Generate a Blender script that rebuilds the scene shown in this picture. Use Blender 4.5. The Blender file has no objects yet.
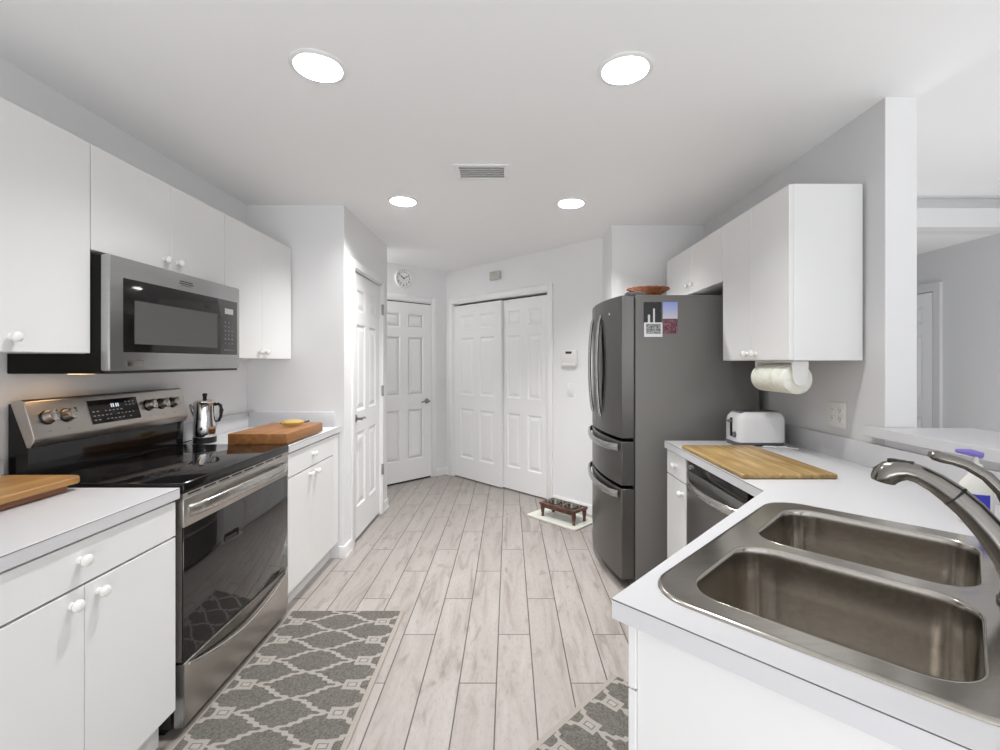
import bpy, bmesh, math, random
from mathutils import Matrix, Vector
random.seed(7)
PI = math.pi
SC = bpy.context.scene
C = SC.collection

# ------------------------------------------------------------------ camera, world, light, exposure
EYE = 1.355
cam_d = bpy.data.cameras.new('camera')
cam = bpy.data.objects.new('camera', cam_d); C.objects.link(cam)
cam.location = (0, 0, EYE); cam.rotation_euler = (PI/2, 0, 0)
cam_d.sensor_width = 36; cam_d.lens = 36*463/1000
cam_d.shift_x = (500-509)/1000; cam_d.shift_y = (362-375)/1000
cam_d.clip_start = 0.05
SC.camera = cam

w = bpy.data.worlds.new('daylight'); SC.world = w; w.use_nodes = True
bg = w.node_tree.nodes['Background']
bg.inputs[0].default_value = (0.93, 0.96, 1.0, 1); bg.inputs[1].default_value = 0.9

def area(name, loc, rot, sx, sy, power, col=(1, 1, 1), shape='RECTANGLE', spread=None):
    l = bpy.data.lights.new(name, 'AREA'); l.shape = shape; l.size = sx
    if shape in ('RECTANGLE', 'ELLIPSE'): l.size_y = sy
    l.energy = power; l.color = col
    if spread: l.spread = spread
    o = bpy.data.objects.new(name, l); C.objects.link(o); o.location = loc; o.rotation_euler = rot
    return o
# added fill panels: one behind the camera, one for the dining room
area('fill_behind_camera', (0.9, -3.1, 1.3), (PI/2, 0, 0), 5.2, 2.3, 20, (0.965, 0.98, 1.0))
area('dining_fill', (3.4, -2.6, 1.2), (PI/2+0.35, 0, 0.0), 1.2, 1.8, 14, (0.965, 0.98, 1.0))
# added low fills aimed upward to brighten the kitchen and dining ceilings
area('low_upward_fill', (0.1, -1.3, 0.12), (PI-0.42, 0, 0), 3.2, 2.0, 92, (0.97, 0.985, 1.0))
area('dining_upward_fill', (2.95, 2.5, 0.12), (PI, 0, 0), 1.8, 2.2, 31, (0.98, 0.99, 1.0))
# added unseen fill in the hallway, brightens the closet wall
area('hall_fill', (-1.75, 4.62, 2.40), (0, 0, 0), 0.3, 0.3, 18, (1.0, 0.99, 0.97))

vs = SC.view_settings
SC.display_settings.display_device = 'sRGB'
vs.view_transform = 'Standard'; vs.look = 'None'; vs.gamma = 1.0; vs.use_curve_mapping = False
vs.exposure = 0.05
SC.cycles.max_bounces = 10; SC.cycles.diffuse_bounces = 6; SC.cycles.glossy_bounces = 5
SC.cycles.transmission_bounces = 6; SC.cycles.sample_clamp_indirect = 6
SC.cycles.use_denoising = True

# ------------------------------------------------------------------ materials
def mat(name, col, rough=0.5, metal=0.0, spec=0.5, emit=None, es=0, trans=0, coat=0, ior=1.45, alpha=1):
    m = bpy.data.materials.new(name); m.use_nodes = True
    b = m.node_tree.nodes['Principled BSDF']
    b.inputs['Base Color'].default_value = (*col, 1)
    b.inputs['Roughness'].default_value = rough
    b.inputs['Metallic'].default_value = metal
    b.inputs['Specular IOR Level'].default_value = spec
    b.inputs['Transmission Weight'].default_value = trans
    b.inputs['Coat Weight'].default_value = coat
    b.inputs['IOR'].default_value = ior
    if emit:
        b.inputs['Emission Color'].default_value = (*emit, 1); b.inputs['Emission Strength'].default_value = es
    return m

class NG:
    """small helper that writes node maths"""
    def __init__(s, m):
        s.m = m; s.t = m.node_tree; s.b = s.t.nodes['Principled BSDF']
    def n(s, typ, **kw):
        x = s.t.nodes.new(typ)
        for k, v in kw.items(): setattr(x, k, v)
        return x
    def val(s, sock, v):
        if isinstance(v, bpy.types.NodeSocket): s.t.links.new(v, sock)
        else: sock.default_value = v
    def m2(s, op, a, b=0.0, c=None):
        x = s.n('ShaderNodeMath', operation=op); s.val(x.inputs[0], a); s.val(x.inputs[1], b)
        if c is not None: s.val(x.inputs[2], c)
        return x.outputs[0]
    def coords(s, kind='Object'):
        return s.n('ShaderNodeTexCoord').outputs[kind]
    def sep(s, v):
        x = s.n('ShaderNodeSeparateXYZ'); s.t.links.new(v, x.inputs[0]); return x.outputs
    def comb(s, a, b, c=0.0):
        x = s.n('ShaderNodeCombineXYZ'); s.val(x.inputs[0], a); s.val(x.inputs[1], b); s.val(x.inputs[2], c); return x.outputs[0]
    def mapping(s, v, scale=(1, 1, 1), rot=(0, 0, 0), loc=(0, 0, 0)):
        x = s.n('ShaderNodeMapping'); s.t.links.new(v, x.inputs[0])
        x.inputs['Scale'].default_value = scale; x.inputs['Rotation'].default_value = rot; x.inputs['Location'].default_value = loc
        return x.outputs[0]
    def noise(s, v, scale=5, detail=4, rough=0.5, dist=0.0):
        x = s.n('ShaderNodeTexNoise'); s.t.links.new(v, x.inputs['Vector'])
        x.inputs['Scale'].default_value = scale; x.inputs['Detail'].default_value = detail
        x.inputs['Roughness'].default_value = rough; x.inputs['Distortion'].default_value = dist
        return x.outputs[0]
    def ramp(s, f, stops):
        x = s.n('ShaderNodeValToRGB'); s.t.links.new(f, x.inputs[0])
        e = x.color_ramp.elements
        while len(e) < len(stops): e.new(0.5)
        for k, (p, c) in enumerate(stops):
            e[k].position = p; e[k].color = (*c, 1) if len(c) == 3 else c
        return x.outputs[0]
    def mix(s, f, a, b, mode='MIX'):
        x = s.n('ShaderNodeMix', data_type='RGBA', blend_type=mode)
        s.val(x.inputs[0], f)
        for i, v in ((6, a), (7, b)):
            if isinstance(v, bpy.types.NodeSocket): s.t.links.new(v, x.inputs[i])
            else: x.inputs[i].default_value = (*v, 1)
        return x.outputs[2]
    def bump(s, h, strength=0.1, dist=0.01):
        x = s.n('ShaderNodeBump'); s.t.links.new(h, x.inputs['Height'])
        x.inputs['Strength'].default_value = strength; x.inputs['Distance'].default_value = dist
        s.t.links.new(x.outputs[0], s.b.inputs['Normal'])
    def base(s, c): s.t.links.new(c, s.b.inputs['Base Color'])
    def rough(s, c): s.t.links.new(c, s.b.inputs['Roughness'])

def brushed(name, col, rough, axis_scale, amt=0.12, var=0.06):
    m = mat(name, col, rough, 1.0); g = NG(m)
    v = g.mapping(g.coords(), scale=axis_scale)
    nz = g.noise(v, 1.0, 3, 0.6)
    g.base(g.ramp(nz, [(0.3, tuple(max(0, c*(1-var)) for c in col)), (0.7, tuple(c*(1+var) for c in col))]))
    g.rough(g.m2('ADD', g.m2('MULTIPLY', nz, amt), rough-amt/2))
    return m

def wood(name, c1, c2, c3, scale=(2, 30, 30), rough=0.45, strips=None):
    m = mat(name, c2, rough); g = NG(m)
    co = g.coords()
    v = g.mapping(co, scale=scale)
    nz = g.noise(v, 1.0, 5, 0.6, 0.6)
    col = g.ramp(nz, [(0.25, c1), (0.5, c2), (0.75, c3)])
    if strips:                                   # glued staves across the board
        ax, wd = strips
        o = g.sep(co)[ax]
        k = g.m2('FLOOR', g.m2('DIVIDE', o, wd))
        wn = g.n('ShaderNodeTexWhiteNoise', noise_dimensions='1D'); g.t.links.new(k, wn.inputs['W'])
        col = g.mix(g.m2('MULTIPLY', wn.outputs[0], 0.5), col, c1)
    g.base(col); g.bump(nz, 0.05, 0.002)
    return m

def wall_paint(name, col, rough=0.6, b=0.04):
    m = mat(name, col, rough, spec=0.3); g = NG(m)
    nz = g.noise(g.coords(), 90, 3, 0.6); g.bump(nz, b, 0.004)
    return m

M = {}
M['wall'] = wall_paint('warm_white_wall_paint', (0.79, 0.79, 0.795))
M['gwall'] = wall_paint('light_grey_wall', (0.65, 0.65, 0.655))  # greyer base tone for the right wall, dining wall and far door casing
M['ceil'] = wall_paint('ceiling_paint', (0.88, 0.88, 0.88), 0.8, 0.10)
M['trim'] = mat('white_gloss_trim', (0.83, 0.83, 0.83), 0.3)
M['door'] = mat('white_door_paint', (0.83, 0.83, 0.835), 0.35)
M['lam'] = mat('white_cabinet_laminate', (0.765, 0.765, 0.76), 0.3)
M['top'] = mat('white_counter_laminate', (0.61, 0.61, 0.625), 0.3)
M['seam'] = mat('dark_laminate_seam', (0.10, 0.09, 0.085), 0.5)
M['porc'] = mat('white_porcelain', (0.80, 0.80, 0.77), 0.12, coat=0.4)
M['steel'] = brushed('brushed_stainless_steel', (0.52, 0.505, 0.485), 0.27, (60, 3, 60), 0.06, 0.025)
M['steelv'] = brushed('range_stainless_steel', (0.52, 0.49, 0.46), 0.36, (3, 3, 110), 0.06, 0.03)
M['mwsteel'] = brushed('grey_stainless_steel', (0.42, 0.42, 0.42), 0.30, (3, 3, 110), 0.06, 0.03)
M['sink'] = brushed('satin_sink_steel', (0.48, 0.452, 0.412), 0.18, (6, 140, 140), 0.06)
M['nickel'] = mat('brushed_nickel', (0.25, 0.238, 0.22), 0.22, 1.0)
M['dwsteel'] = mat('dark_dishwasher_steel', (0.24, 0.235, 0.225), 0.40, 1.0)
M['chrome'] = mat('polished_chrome', (0.75, 0.75, 0.75), 0.08, 1.0)
M['hw'] = mat('satin_door_hardware', (0.30, 0.30, 0.30), 0.3, 1.0)
M['slate'] = brushed('dark_slate_steel', (0.165, 0.16, 0.152), 0.34, (40, 40, 3), 0.06, 0.03)
M['fhandle'] = mat('fridge_handle_metal', (0.42, 0.42, 0.41), 0.25, 1.0)
M['blackg'] = mat('black_ceramic_glass', (0.008, 0.0075, 0.0075), 0.07, spec=0.45)
M['oveng'] = mat('black_oven_glass', (0.010, 0.009, 0.009), 0.035, spec=0.9)
M['black'] = mat('black_enamel', (0.012, 0.012, 0.012), 0.35)
M['blackr'] = mat('black_rubber_plastic', (0.02, 0.02, 0.02), 0.55)
M['mwwin'] = mat('grey_microwave_window', (0.075, 0.075, 0.073), 0.15)
M['ring'] = mat('grey_burner_print', (0.10, 0.10, 0.10), 0.25)
M['print'] = mat('pale_control_print', (0.45, 0.45, 0.45), 0.5)
M['led'] = mat('lit_clock_digits', (0.6, 0.65, 0.7), 0.5, emit=(0.8, 0.9, 1.0), es=0.6)
M['dark'] = mat('dark_gap', (0.03, 0.03, 0.03), 0.8)
M['lamp'] = mat('lit_lamp_lens', (1, 1, 1), 0.5, emit=(1, 0.985, 0.96), es=9)
M['warm'] = mat('warm_lamp_lens', (1, 0.8, 0.5), 0.5, emit=(1.0, 0.6, 0.3), es=3)
M['chime'] = mat('aged_beige_plastic', (0.50, 0.49, 0.46), 0.5)
M['plast'] = mat('white_plastic', (0.76, 0.76, 0.74), 0.4)
M['toast'] = mat('white_toaster_shell', (0.74, 0.74, 0.76), 0.2, coat=0.3)
M['greyp'] = mat('grey_plastic', (0.13, 0.13, 0.135), 0.35)
M['lcd'] = mat('thermostat_screen', (0.04, 0.045, 0.045), 0.2)
M['mwside'] = mat('black_side', (0.006, 0.006, 0.005), 0.45, spec=0.15)
M['banana'] = mat('banana_peel', (0.58, 0.40, 0.12), 0.5)
M['bantip'] = mat('banana_stem_brown', (0.10, 0.06, 0.02), 0.6)
M['purple'] = mat('violet_plastic', (0.20, 0.16, 0.50), 0.35)
M['blue'] = mat('blue_label', (0.03, 0.03, 0.42), 0.35)
M['label'] = mat('white_label', (0.85, 0.87, 0.95), 0.4)
M['soap'] = mat('milky_bottle', (0.72, 0.71, 0.66), 0.25, coat=0.3)
M['basket'] = wood('woven_basket_reed', (0.13, 0.035, 0.012), (0.28, 0.09, 0.035), (0.40, 0.17, 0.07), (60, 60, 90), 0.6)
M['feeder'] = wood('reddish_brown_wood', (0.03, 0.014, 0.009), (0.085, 0.037, 0.024), (0.17, 0.085, 0.055), (20, 4, 20), 0.4)
M['board'] = wood('maple_board', (0.30, 0.155, 0.05), (0.43, 0.235, 0.085), (0.52, 0.31, 0.125), (30, 2.5, 30), 0.4, (0, 0.045))
M['boardd'] = wood('reddish_board', (0.16, 0.06, 0.025), (0.24, 0.095, 0.045), (0.30, 0.13, 0.06), (30, 3, 30), 0.45)
M['block'] = wood('cherry_butcher_block', (0.19, 0.075, 0.022), (0.33, 0.145, 0.048), (0.44, 0.215, 0.08), (30, 4, 30), 0.4, (0, 0.04))
M['bamboo'] = wood('bamboo_board', (0.17, 0.092, 0.025), (0.38, 0.25, 0.095), (0.60, 0.46, 0.23), (45, 3, 45), 0.42, (0, 0.022))
M['mat'] = mat('cream_tray', (0.66, 0.66, 0.60), 0.5)

def make_fridge_side():
    m = mat('grey_textured_fridge_side', (0.172, 0.167, 0.158), 0.42); g = NG(m)
    nz = g.noise(g.coords(), 140, 3, 0.6); g.bump(nz, 0.10, 0.003)
    n2 = g.noise(g.coords(), 6, 4, 0.6)
    g.rough(g.m2('ADD', g.m2('MULTIPLY', n2, 0.22), 0.30))
    return m
M['fside'] = make_fridge_side()

def make_towel():
    m = mat('embossed_paper_towel', (0.72, 0.73, 0.64), 0.9); g = NG(m)
    v = g.n('ShaderNodeTexVoronoi'); v.inputs['Scale'].default_value = 60
    g.t.links.new(g.coords(), v.inputs['Vector'])
    g.bump(v.outputs['Distance'], 0.35, 0.004)
    n2 = g.noise(g.coords(), 28, 2)
    g.base(g.ramp(n2, [(0.52, (0.76, 0.77, 0.70)), (0.72, (0.62, 0.66, 0.53))]))
    return m
M['towel'] = make_towel()

def make_floor():
    m = mat('whitewashed_wood_plank_tile', (0.6, 0.57, 0.55), 0.35); g = NG(m)
    co = g.coords(); s = g.sep(co)
    W, L = 0.157, 1.045
    cx = g.m2('DIVIDE', g.m2('ADD', s[0], 0.053), W); k = g.m2('FLOOR', cx); fx = g.m2('FRACT', cx)
    cy = g.m2('DIVIDE', g.m2('SUBTRACT', s[1], g.m2('MULTIPLY_ADD', k, 0.3483, 2.302)), L)
    j = g.m2('FLOOR', cy); fy = g.m2('FRACT', cy)
    wn = g.n('ShaderNodeTexWhiteNoise', noise_dimensions='2D'); g.t.links.new(g.comb(k, j), wn.inputs['Vector'])
    r = wn.outputs[0]; rc = g.sep(wn.outputs[1])
    off = g.m2('MULTIPLY', r, 37.0)
    v = g.comb(g.m2('ADD', g.m2('MULTIPLY', s[0], 9.0), off), g.m2('ADD', g.m2('MULTIPLY', s[1], 1.3), off))
    n1 = g.noise(v, 1.6, 6, 0.62, 0.9)
    v2 = g.comb(g.m2('ADD', g.m2('MULTIPLY', s[0], 60.0), off), g.m2('ADD', g.m2('MULTIPLY', s[1], 4.0), off))
    n2 = g.noise(v2, 1.0, 5, 0.7, 0.3)
    v3 = g.comb(g.m2('ADD', g.m2('MULTIPLY', s[0], 16.0), off), g.m2('ADD', g.m2('MULTIPLY', s[1], 5.0), off))
    n3 = g.noise(v3, 0.9, 3, 0.55, 0.5)
    c = g.ramp(n1, [(0.30, (0.20, 0.172, 0.150)), (0.46, (0.355, 0.325, 0.302)), (0.7, (0.425, 0.398, 0.378))])
    c = g.mix(g.m2('MULTIPLY', g.m2('SUBTRACT', 1.0, n2), 0.45), c, (0.30, 0.27, 0.25))
    c = g.mix(g.ramp(n3, [(0.60, (0, 0, 0)), (0.72, (0.75, 0.75, 0.75))]), c, (0.19, 0.165, 0.14))   # knots and worn patches
    c = g.mix(g.m2('MULTIPLY', rc[1], 0.40), c, (0.31, 0.275, 0.255))
    n4 = g.noise(g.comb(g.m2('MULTIPLY', s[0], 90.0), g.m2('MULTIPLY', s[1], 28.0)), 1.0, 4, 0.75)
    c = g.mix(g.ramp(n4, [(0.50, (0, 0, 0)), (0.70, (0.55, 0.55, 0.55))]), c, (0.25, 0.225, 0.20))
    ex = g.m2('MULTIPLY', g.m2('MINIMUM', fx, g.m2('SUBTRACT', 1.0, fx)), W)
    ey = g.m2('MULTIPLY', g.m2('MINIMUM', fy, g.m2('SUBTRACT', 1.0, fy)), L)
    e = g.m2('MINIMUM', ex, ey)
    gr = g.m2('LESS_THAN', e, 0.0026)
    c = g.mix(gr, c, (0.085, 0.072, 0.065))
    g.base(c)
    g.rough(g.m2('ADD', g.m2('MULTIPLY', n2, 0.2), 0.30))
    g.bump(g.m2('MINIMUM', g.m2('MULTIPLY', e, 300.0), 1.0), 0.3, 0.002)
    return m
M['floor'] = make_floor()

def make_rug(wd):
    """local x across the runner, local y along it"""
    m = mat('grey_ogee_trellis_rug', (0.3, 0.3, 0.28), 0.95, spec=0.1); g = NG(m)
    s = g.sep(g.coords())
    nz = g.noise(g.coords(), 60, 3, 0.7)
    wob = g.m2('MULTIPLY', g.m2('SUBTRACT', nz, 0.5), 0.012)
    x = g.m2('ADD', s[0], wob); y = g.m2('ADD', s[1], wob)
    PX, PY = 0.37, 0.156
    tri = lambda v, p: g.m2('MULTIPLY', g.m2('ABSOLUTE', g.m2('SUBTRACT', g.m2('FRACT', g.m2('ADD', g.m2('DIVIDE', v, p), 0.5)), 0.5)), 2.0)
    tx, ty = tri(x, PX), tri(y, PY)
    df = g.m2('SUBTRACT', tx, ty)
    f = g.m2('SUBTRACT', g.m2('ADD', tx, ty), 1.0)
    f = g.m2('ADD', f, g.m2('MULTIPLY', g.m2('SINE', g.m2('MULTIPLY', df, PI)), 0.10))
    f = g.m2('ADD', f, g.m2('MULTIPLY', g.m2('SINE', g.m2('MULTIPLY', df, PI*5)), 0.045))
    cell = g.m2('GREATER_THAN', g.m2('ABSOLUTE', f), 0.105)
    # blocks and small flowers beside each cell near the two long edges
    ax = g.m2('ABSOLUTE', s[0])
    ph = g.m2('SUBTRACT', g.m2('FRACT', g.m2('ADD', g.m2('DIVIDE', y, PY), 0.5)), 0.5)
    yy = g.m2('ABSOLUTE', g.m2('MULTIPLY', ph, PY))
    dx = g.m2('ABSOLUTE', g.m2('SUBTRACT', ax, 0.222))
    inb = g.m2('MULTIPLY', g.m2('LESS_THAN', dx, 0.020), g.m2('LESS_THAN', yy, 0.013))
    inc = g.m2('MULTIPLY', g.m2('LESS_THAN', dx, 0.015), g.m2('LESS_THAN', yy, 0.009))
    inl = g.m2('MULTIPLY', g.m2('LESS_THAN', dx, 0.036), g.m2('LESS_THAN', yy, 0.030))
    light = (0.36, 0.335, 0.305); dark = (0.155, 0.145, 0.132); pale = (0.39, 0.365, 0.335)
    heather = g.ramp(g.noise(g.coords(), 110, 5, 0.85), [(0.36, (0.045, 0.042, 0.037)), (0.64, (0.19, 0.178, 0.16))])
    c = g.mix(cell, light, heather)
    c = g.mix(inl, c, light)
    c = g.mix(inb, c, dark); c = g.mix(inc, c, pale)
    edge = g.m2('GREATER_THAN', ax, wd/2-0.022)
    c = g.mix(edge, c, (0.37, 0.335, 0.30))
    sp = g.noise(g.coords(), 240, 3, 0.85)
    c = g.mix(g.m2('MULTIPLY', sp, 0.45), c, (0.17, 0.16, 0.145))
    g.base(c); g.bump(g.m2('ADD', sp, g.m2('MULTIPLY', cell, -0.8)), 0.5, 0.003)
    return m
M['rug'] = make_rug(0.625)

def make_photo(name, kind):
    m = mat(name, (0.5, 0.5, 0.5), 0.3); g = NG(m)
    co = g.coords('Generated'); s = g.sep(co)
    nz = g.noise(g.mapping(co, scale=(9, 9, 9)), 1.0, 4, 0.7)
    if kind == 'night':
        c = g.ramp(nz, [(0.60, (0.008, 0.008, 0.008)), (0.72, (0.16, 0.16, 0.15))])
        for px, top, wdt in ((0.58, 0.70, 0.05), (0.30, 0.42, 0.06)):
            d = g.m2('LESS_THAN', g.m2('ABSOLUTE', g.m2('SUBTRACT', s[0], px)), wdt)
            c = g.mix(g.m2('MULTIPLY', d, g.m2('LESS_THAN', s[2], top)), c, (0.62, 0.63, 0.62))
    elif kind == 'instant':
        inn = g.m2('MULTIPLY', g.m2('LESS_THAN', g.m2('ABSOLUTE', g.m2('SUBTRACT', s[0], 0.5)), 0.40),
                   g.m2('LESS_THAN', g.m2('ABSOLUTE', g.m2('SUBTRACT', s[2], 0.56)), 0.34))
        c = g.mix(inn, (0.72, 0.74, 0.76), g.ramp(nz, [(0.4, (0.06, 0.065, 0.06)), (0.6, (0.42, 0.43, 0.42))]))
    else:
        sky = g.ramp(s[2], [(0.45, (0.62, 0.62, 0.66)), (1.0, (0.26, 0.32, 0.72))])
        fld = g.ramp(nz, [(0.45, (0.075, 0.012, 0.028)), (0.62, (0.30, 0.13, 0.16))])
        c = g.mix(g.m2('LESS_THAN', s[2], 0.47), sky, fld)
    g.base(c)
    return m

# ------------------------------------------------------------------ geometry helpers
class MB:
    def __init__(s): s.b = bmesh.new()
    def box(s, x0, x1, y0, y1, z0, z1, bev=0.0, seg=2, T=None):
        x0, x1 = sorted((x0, x1)); y0, y1 = sorted((y0, y1)); z0, z1 = sorted((z0, z1))
        r = bmesh.ops.create_cube(s.b, size=1.0)
        vv = r['verts']
        for v in vv:
            v.co = Vector(((v.co.x+.5)*(x1-x0)+x0, (v.co.y+.5)*(y1-y0)+y0, (v.co.z+.5)*(z1-z0)+z0))
        if bev > 0:
            es = list({e for v in vv for e in v.link_edges})
            r2 = bmesh.ops.bevel(s.b, geom=es, offset=min(bev, 0.45*min(x1-x0, y1-y0, z1-z0)), segments=seg, affect='EDGES', profile=0.5)
            vv = list({v for f in r2['faces'] for v in f.verts} | {v for v in vv if v.is_valid})
        if T is not None: bmesh.ops.transform(s.b, matrix=T, verts=vv)
        return s
    def prism(s, pts, z0, z1, T=None):
        """polygon pts in the xy plane extruded along z"""
        lo = [s.b.verts.new((p[0], p[1], z0)) for p in pts]; hi = [s.b.verts.new((p[0], p[1], z1)) for p in pts]
        n = len(pts)
        s.b.faces.new(lo[::-1]); s.b.faces.new(hi)
        for i in range(n): s.b.faces.new((lo[i], lo[(i+1) % n], hi[(i+1) % n], hi[i]))
        if T is not None: bmesh.ops.transform(s.b, matrix=T, verts=lo+hi)
        return s
    def xz(s, pts, y0, y1):
        """profile in x,z extruded along y"""
        lo = [s.b.verts.new((p[0], y0, p[1])) for p in pts]; hi = [s.b.verts.new((p[0], y1, p[1])) for p in pts]
        n = len(pts)
        s.b.faces.new(lo[::-1]); s.b.faces.new(hi)
        for i in range(n): s.b.faces.new((lo[i], lo[(i+1) % n], hi[(i+1) % n], hi[i]))
        return s
    def loops(s, ls, cap0=True, cap1=True, closed=True):
        prev = None
        first = None
        for l in ls:
            cur = [s.b.verts.new(p) for p in l]
            if prev:
                n = len(cur)
                for i in range(n if closed else n-1):
                    s.b.faces.new((prev[i], prev[(i+1) % n], cur[(i+1) % n], cur[i]))
            else: first = cur
            prev = cur
        if cap0: s.b.faces.new(first[::-1])
        if cap1: s.b.faces.new(prev)
        return s
    def lathe(s, prof, loc=(0, 0, 0), axis='Z', n=24, cap0=True, cap1=True, T=None):
        R = {'Z': Matrix.Identity(4), 'X': Matrix.Rotation(PI/2, 4, 'Y'), '-X': Matrix.Rotation(-PI/2, 4, 'Y'),
             'Y': Matrix.Rotation(-PI/2, 4, 'X'), '-Y': Matrix.Rotation(PI/2, 4, 'X'), '-Z': Matrix.Rotation(PI, 4, 'X')}[axis] if isinstance(axis, str) else axis
        A = Matrix.Translation(loc) @ R
        if T is not None: A = T @ A
        ls = [[A @ Vector((r*math.cos(2*PI*i/n), r*math.sin(2*PI*i/n), z)) for i in range(n)] for r, z in prof]
        return s.loops(ls, cap0, cap1)
    def tube(s, path, rad, n=12, flat=1.0, up=(0, 0, 1), T=None):
        """round or flattened tube; rad: number or list; flat scales the side axis"""
        P = [Vector(p) for p in path]
        if not isinstance(rad, (list, tuple)): rad = [rad]*len(P)
        if not isinstance(flat, (list, tuple)): flat = [flat]*len(P)
        up = Vector(up); ls = []
        for i, p in enumerate(P):
            d = (P[min(i+1, len(P)-1)]-P[max(i-1, 0)]).normalized()
            side = d.cross(up)
            if side.length < 1e-3: side = d.cross(Vector((0.3, 1, 0)))
            side.normalize(); u2 = side.cross(d).normalized()
            ls.append([p + side*math.cos(2*PI*k/n)*rad[i]*flat[i] + u2*math.sin(2*PI*k/n)*rad[i] for k in range(n)])
        if T is not None: ls = [[T @ q for q in l] for l in ls]
        return s.loops(ls)
    def sphere(s, c, r, sc=(1, 1, 1), n=16):
        bmesh.ops.create_uvsphere(s.b, u_segments=n, v_segments=n//2+2, radius=r, matrix=Matrix.Translation(c) @ Matrix.Diagonal((*sc, 1)))
        return s

WM = {}                                             # world matrices of the things' empties
def link(name, me, parent=None, mtx=None):
    o = bpy.data.objects.new(name, me); C.objects.link(o)
    if parent is not None: o.parent = parent; WM[o.name] = WM[parent.name]
    else:
        WM[o.name] = mtx or Matrix.Identity(4)
        if mtx is not None: o.matrix_world = mtx
    return o
def obj(name, mb, m, parent=None, smooth=True, world=True, mtx=None, ang=35, bevel=0.0):
    """ONE mesh object. world=True: vertices are given in room coordinates."""
    bm = mb.b
    bmesh.ops.recalc_face_normals(bm, faces=bm.faces)
    base = WM[parent.name] if parent is not None else (mtx or Matrix.Identity(4))
    if world: bmesh.ops.transform(bm, matrix=base.inverted(), verts=bm.verts)
    me = bpy.data.meshes.new(name); bm.to_mesh(me); bm.free()
    me.materials.append(M[m] if isinstance(m, str) else m)
    if smooth:
        me.polygons.foreach_set('use_smooth', [True]*len(me.polygons)); me.set_sharp_from_angle(angle=math.radians(ang))
    o = link(name, me, parent, mtx if parent is None else None)
    if bevel > 0:
        md = o.modifiers.new('bevel', 'BEVEL'); md.width = bevel; md.segments = 2; md.limit_method = 'ANGLE'; md.angle_limit = math.radians(40)
        md.harden_normals = False
    return o
def tag(o, label, cat, group=None):
    o['label'] = label; o['category'] = cat
    if group: o['group'] = group
    return o
def thing(name, loc, label, cat, rz=0.0, group=None):
    o = bpy.data.objects.new(name, None); C.objects.link(o)
    o.empty_display_size = 0.05
    m = Matrix.Translation(loc) @ Matrix.Rotation(rz, 4, 'Z')
    o.matrix_world = m; WM[o.name] = m
    return tag(o, label, cat, group)
def struct(name, mb, m, parent=None, **kw):
    o = obj(name, mb, m, parent, **kw)
    if parent is None: o['kind'] = 'structure'
    return o
def dup(root, loc, rz, label, group=None):
    r = root.copy(); C.objects.link(r); r.location = loc; r.rotation_euler = (0, 0, rz); r['label'] = label
    if group: r['group'] = group
    for ch in list(root.children):
        c = ch.copy(); C.objects.link(c); c.parent = r
        for gch in list(ch.children):
            d = gch.copy(); C.objects.link(d); d.parent = c
    return r
def text_mesh(txt, size, depth=0.0004):
    cu = bpy.data.curves.new('t', 'FONT'); cu.body = txt; cu.size = size; cu.extrude = depth
    cu.align_x = 'CENTER'; cu.align_y = 'CENTER'
    o = bpy.data.objects.new('t', cu); C.objects.link(o)
    bpy.context.view_layer.update()
    me = bpy.data.meshes.new_from_object(o.evaluated_get(bpy.context.evaluated_depsgraph_get()))
    bpy.data.objects.remove(o); return me
def addmesh(mb, me, T):
    n0 = len(mb.b.verts); mb.b.from_mesh(me); mb.b.verts.ensure_lookup_table()
    bmesh.ops.transform(mb.b, matrix=T, verts=mb.b.verts[n0:])

# ------------------------------------------------------------------ room shell
H = 2.44
HH = 2.70
XL, XR = -1.81, 1.542
XP = -1.14                 # pantry wall
YP = 3.20
def frame(A, B):
    d = Vector((B[0]-A[0], B[1]-A[1], 0)); L = d.length
    return Matrix.Translation((A[0], A[1], 0)) @ Matrix.Rotation(math.atan2(d.y, d.x), 4, 'Z'), L
def wall(name, A, B, t=0.11, h=H, opens=(), z0=0.0, m='wall'):
    """local x runs A to B, the room is at local -y"""
    F, L = frame(A, B); mb = MB(); x = 0.0
    for (a, b, zt) in opens:
        mb.box(x, a, 0, t, z0, h, T=F); mb.box(a, b, 0, t, zt, h, T=F); x = b
    mb.box(x, L, 0, t, z0, h, T=F)
    struct(name, mb, m)
    return F, L

fl = MB().box(-3.2, 5.2, -3.3, 7.2, -0.05, 0.0); struct('floor', fl, 'floor', smooth=False)
ce = MB().prism([(-3.2, -3.2), (3.0, -3.2), (1.707, 1.61), (1.67, 1.896), (1.67, 7.2), (-3.2, 7.2)], H, H+0.12)
struct('ceiling', ce, 'ceil', smooth=False)
ce2 = MB().prism([(3.0, -3.2), (5.2, -3.2), (5.2, 3.82), (1.67, 3.82), (1.67, 1.896), (1.707, 1.61)], HH, HH+0.1)
struct('ceiling_dining', ce2, 'ceil', smooth=False)
struct('trim_1', MB().prism([(3.0, -3.2), (3.06, -3.2), (1.72, 1.61), (1.682, 1.906), (1.67, 1.896), (1.707, 1.61)], H+0.10, HH), 'wall', smooth=False)
struct('ceiling_hall', MB().box(1.67, 5.2, 3.94, 7.2, H, H+0.1), 'ceil', smooth=False)

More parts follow.
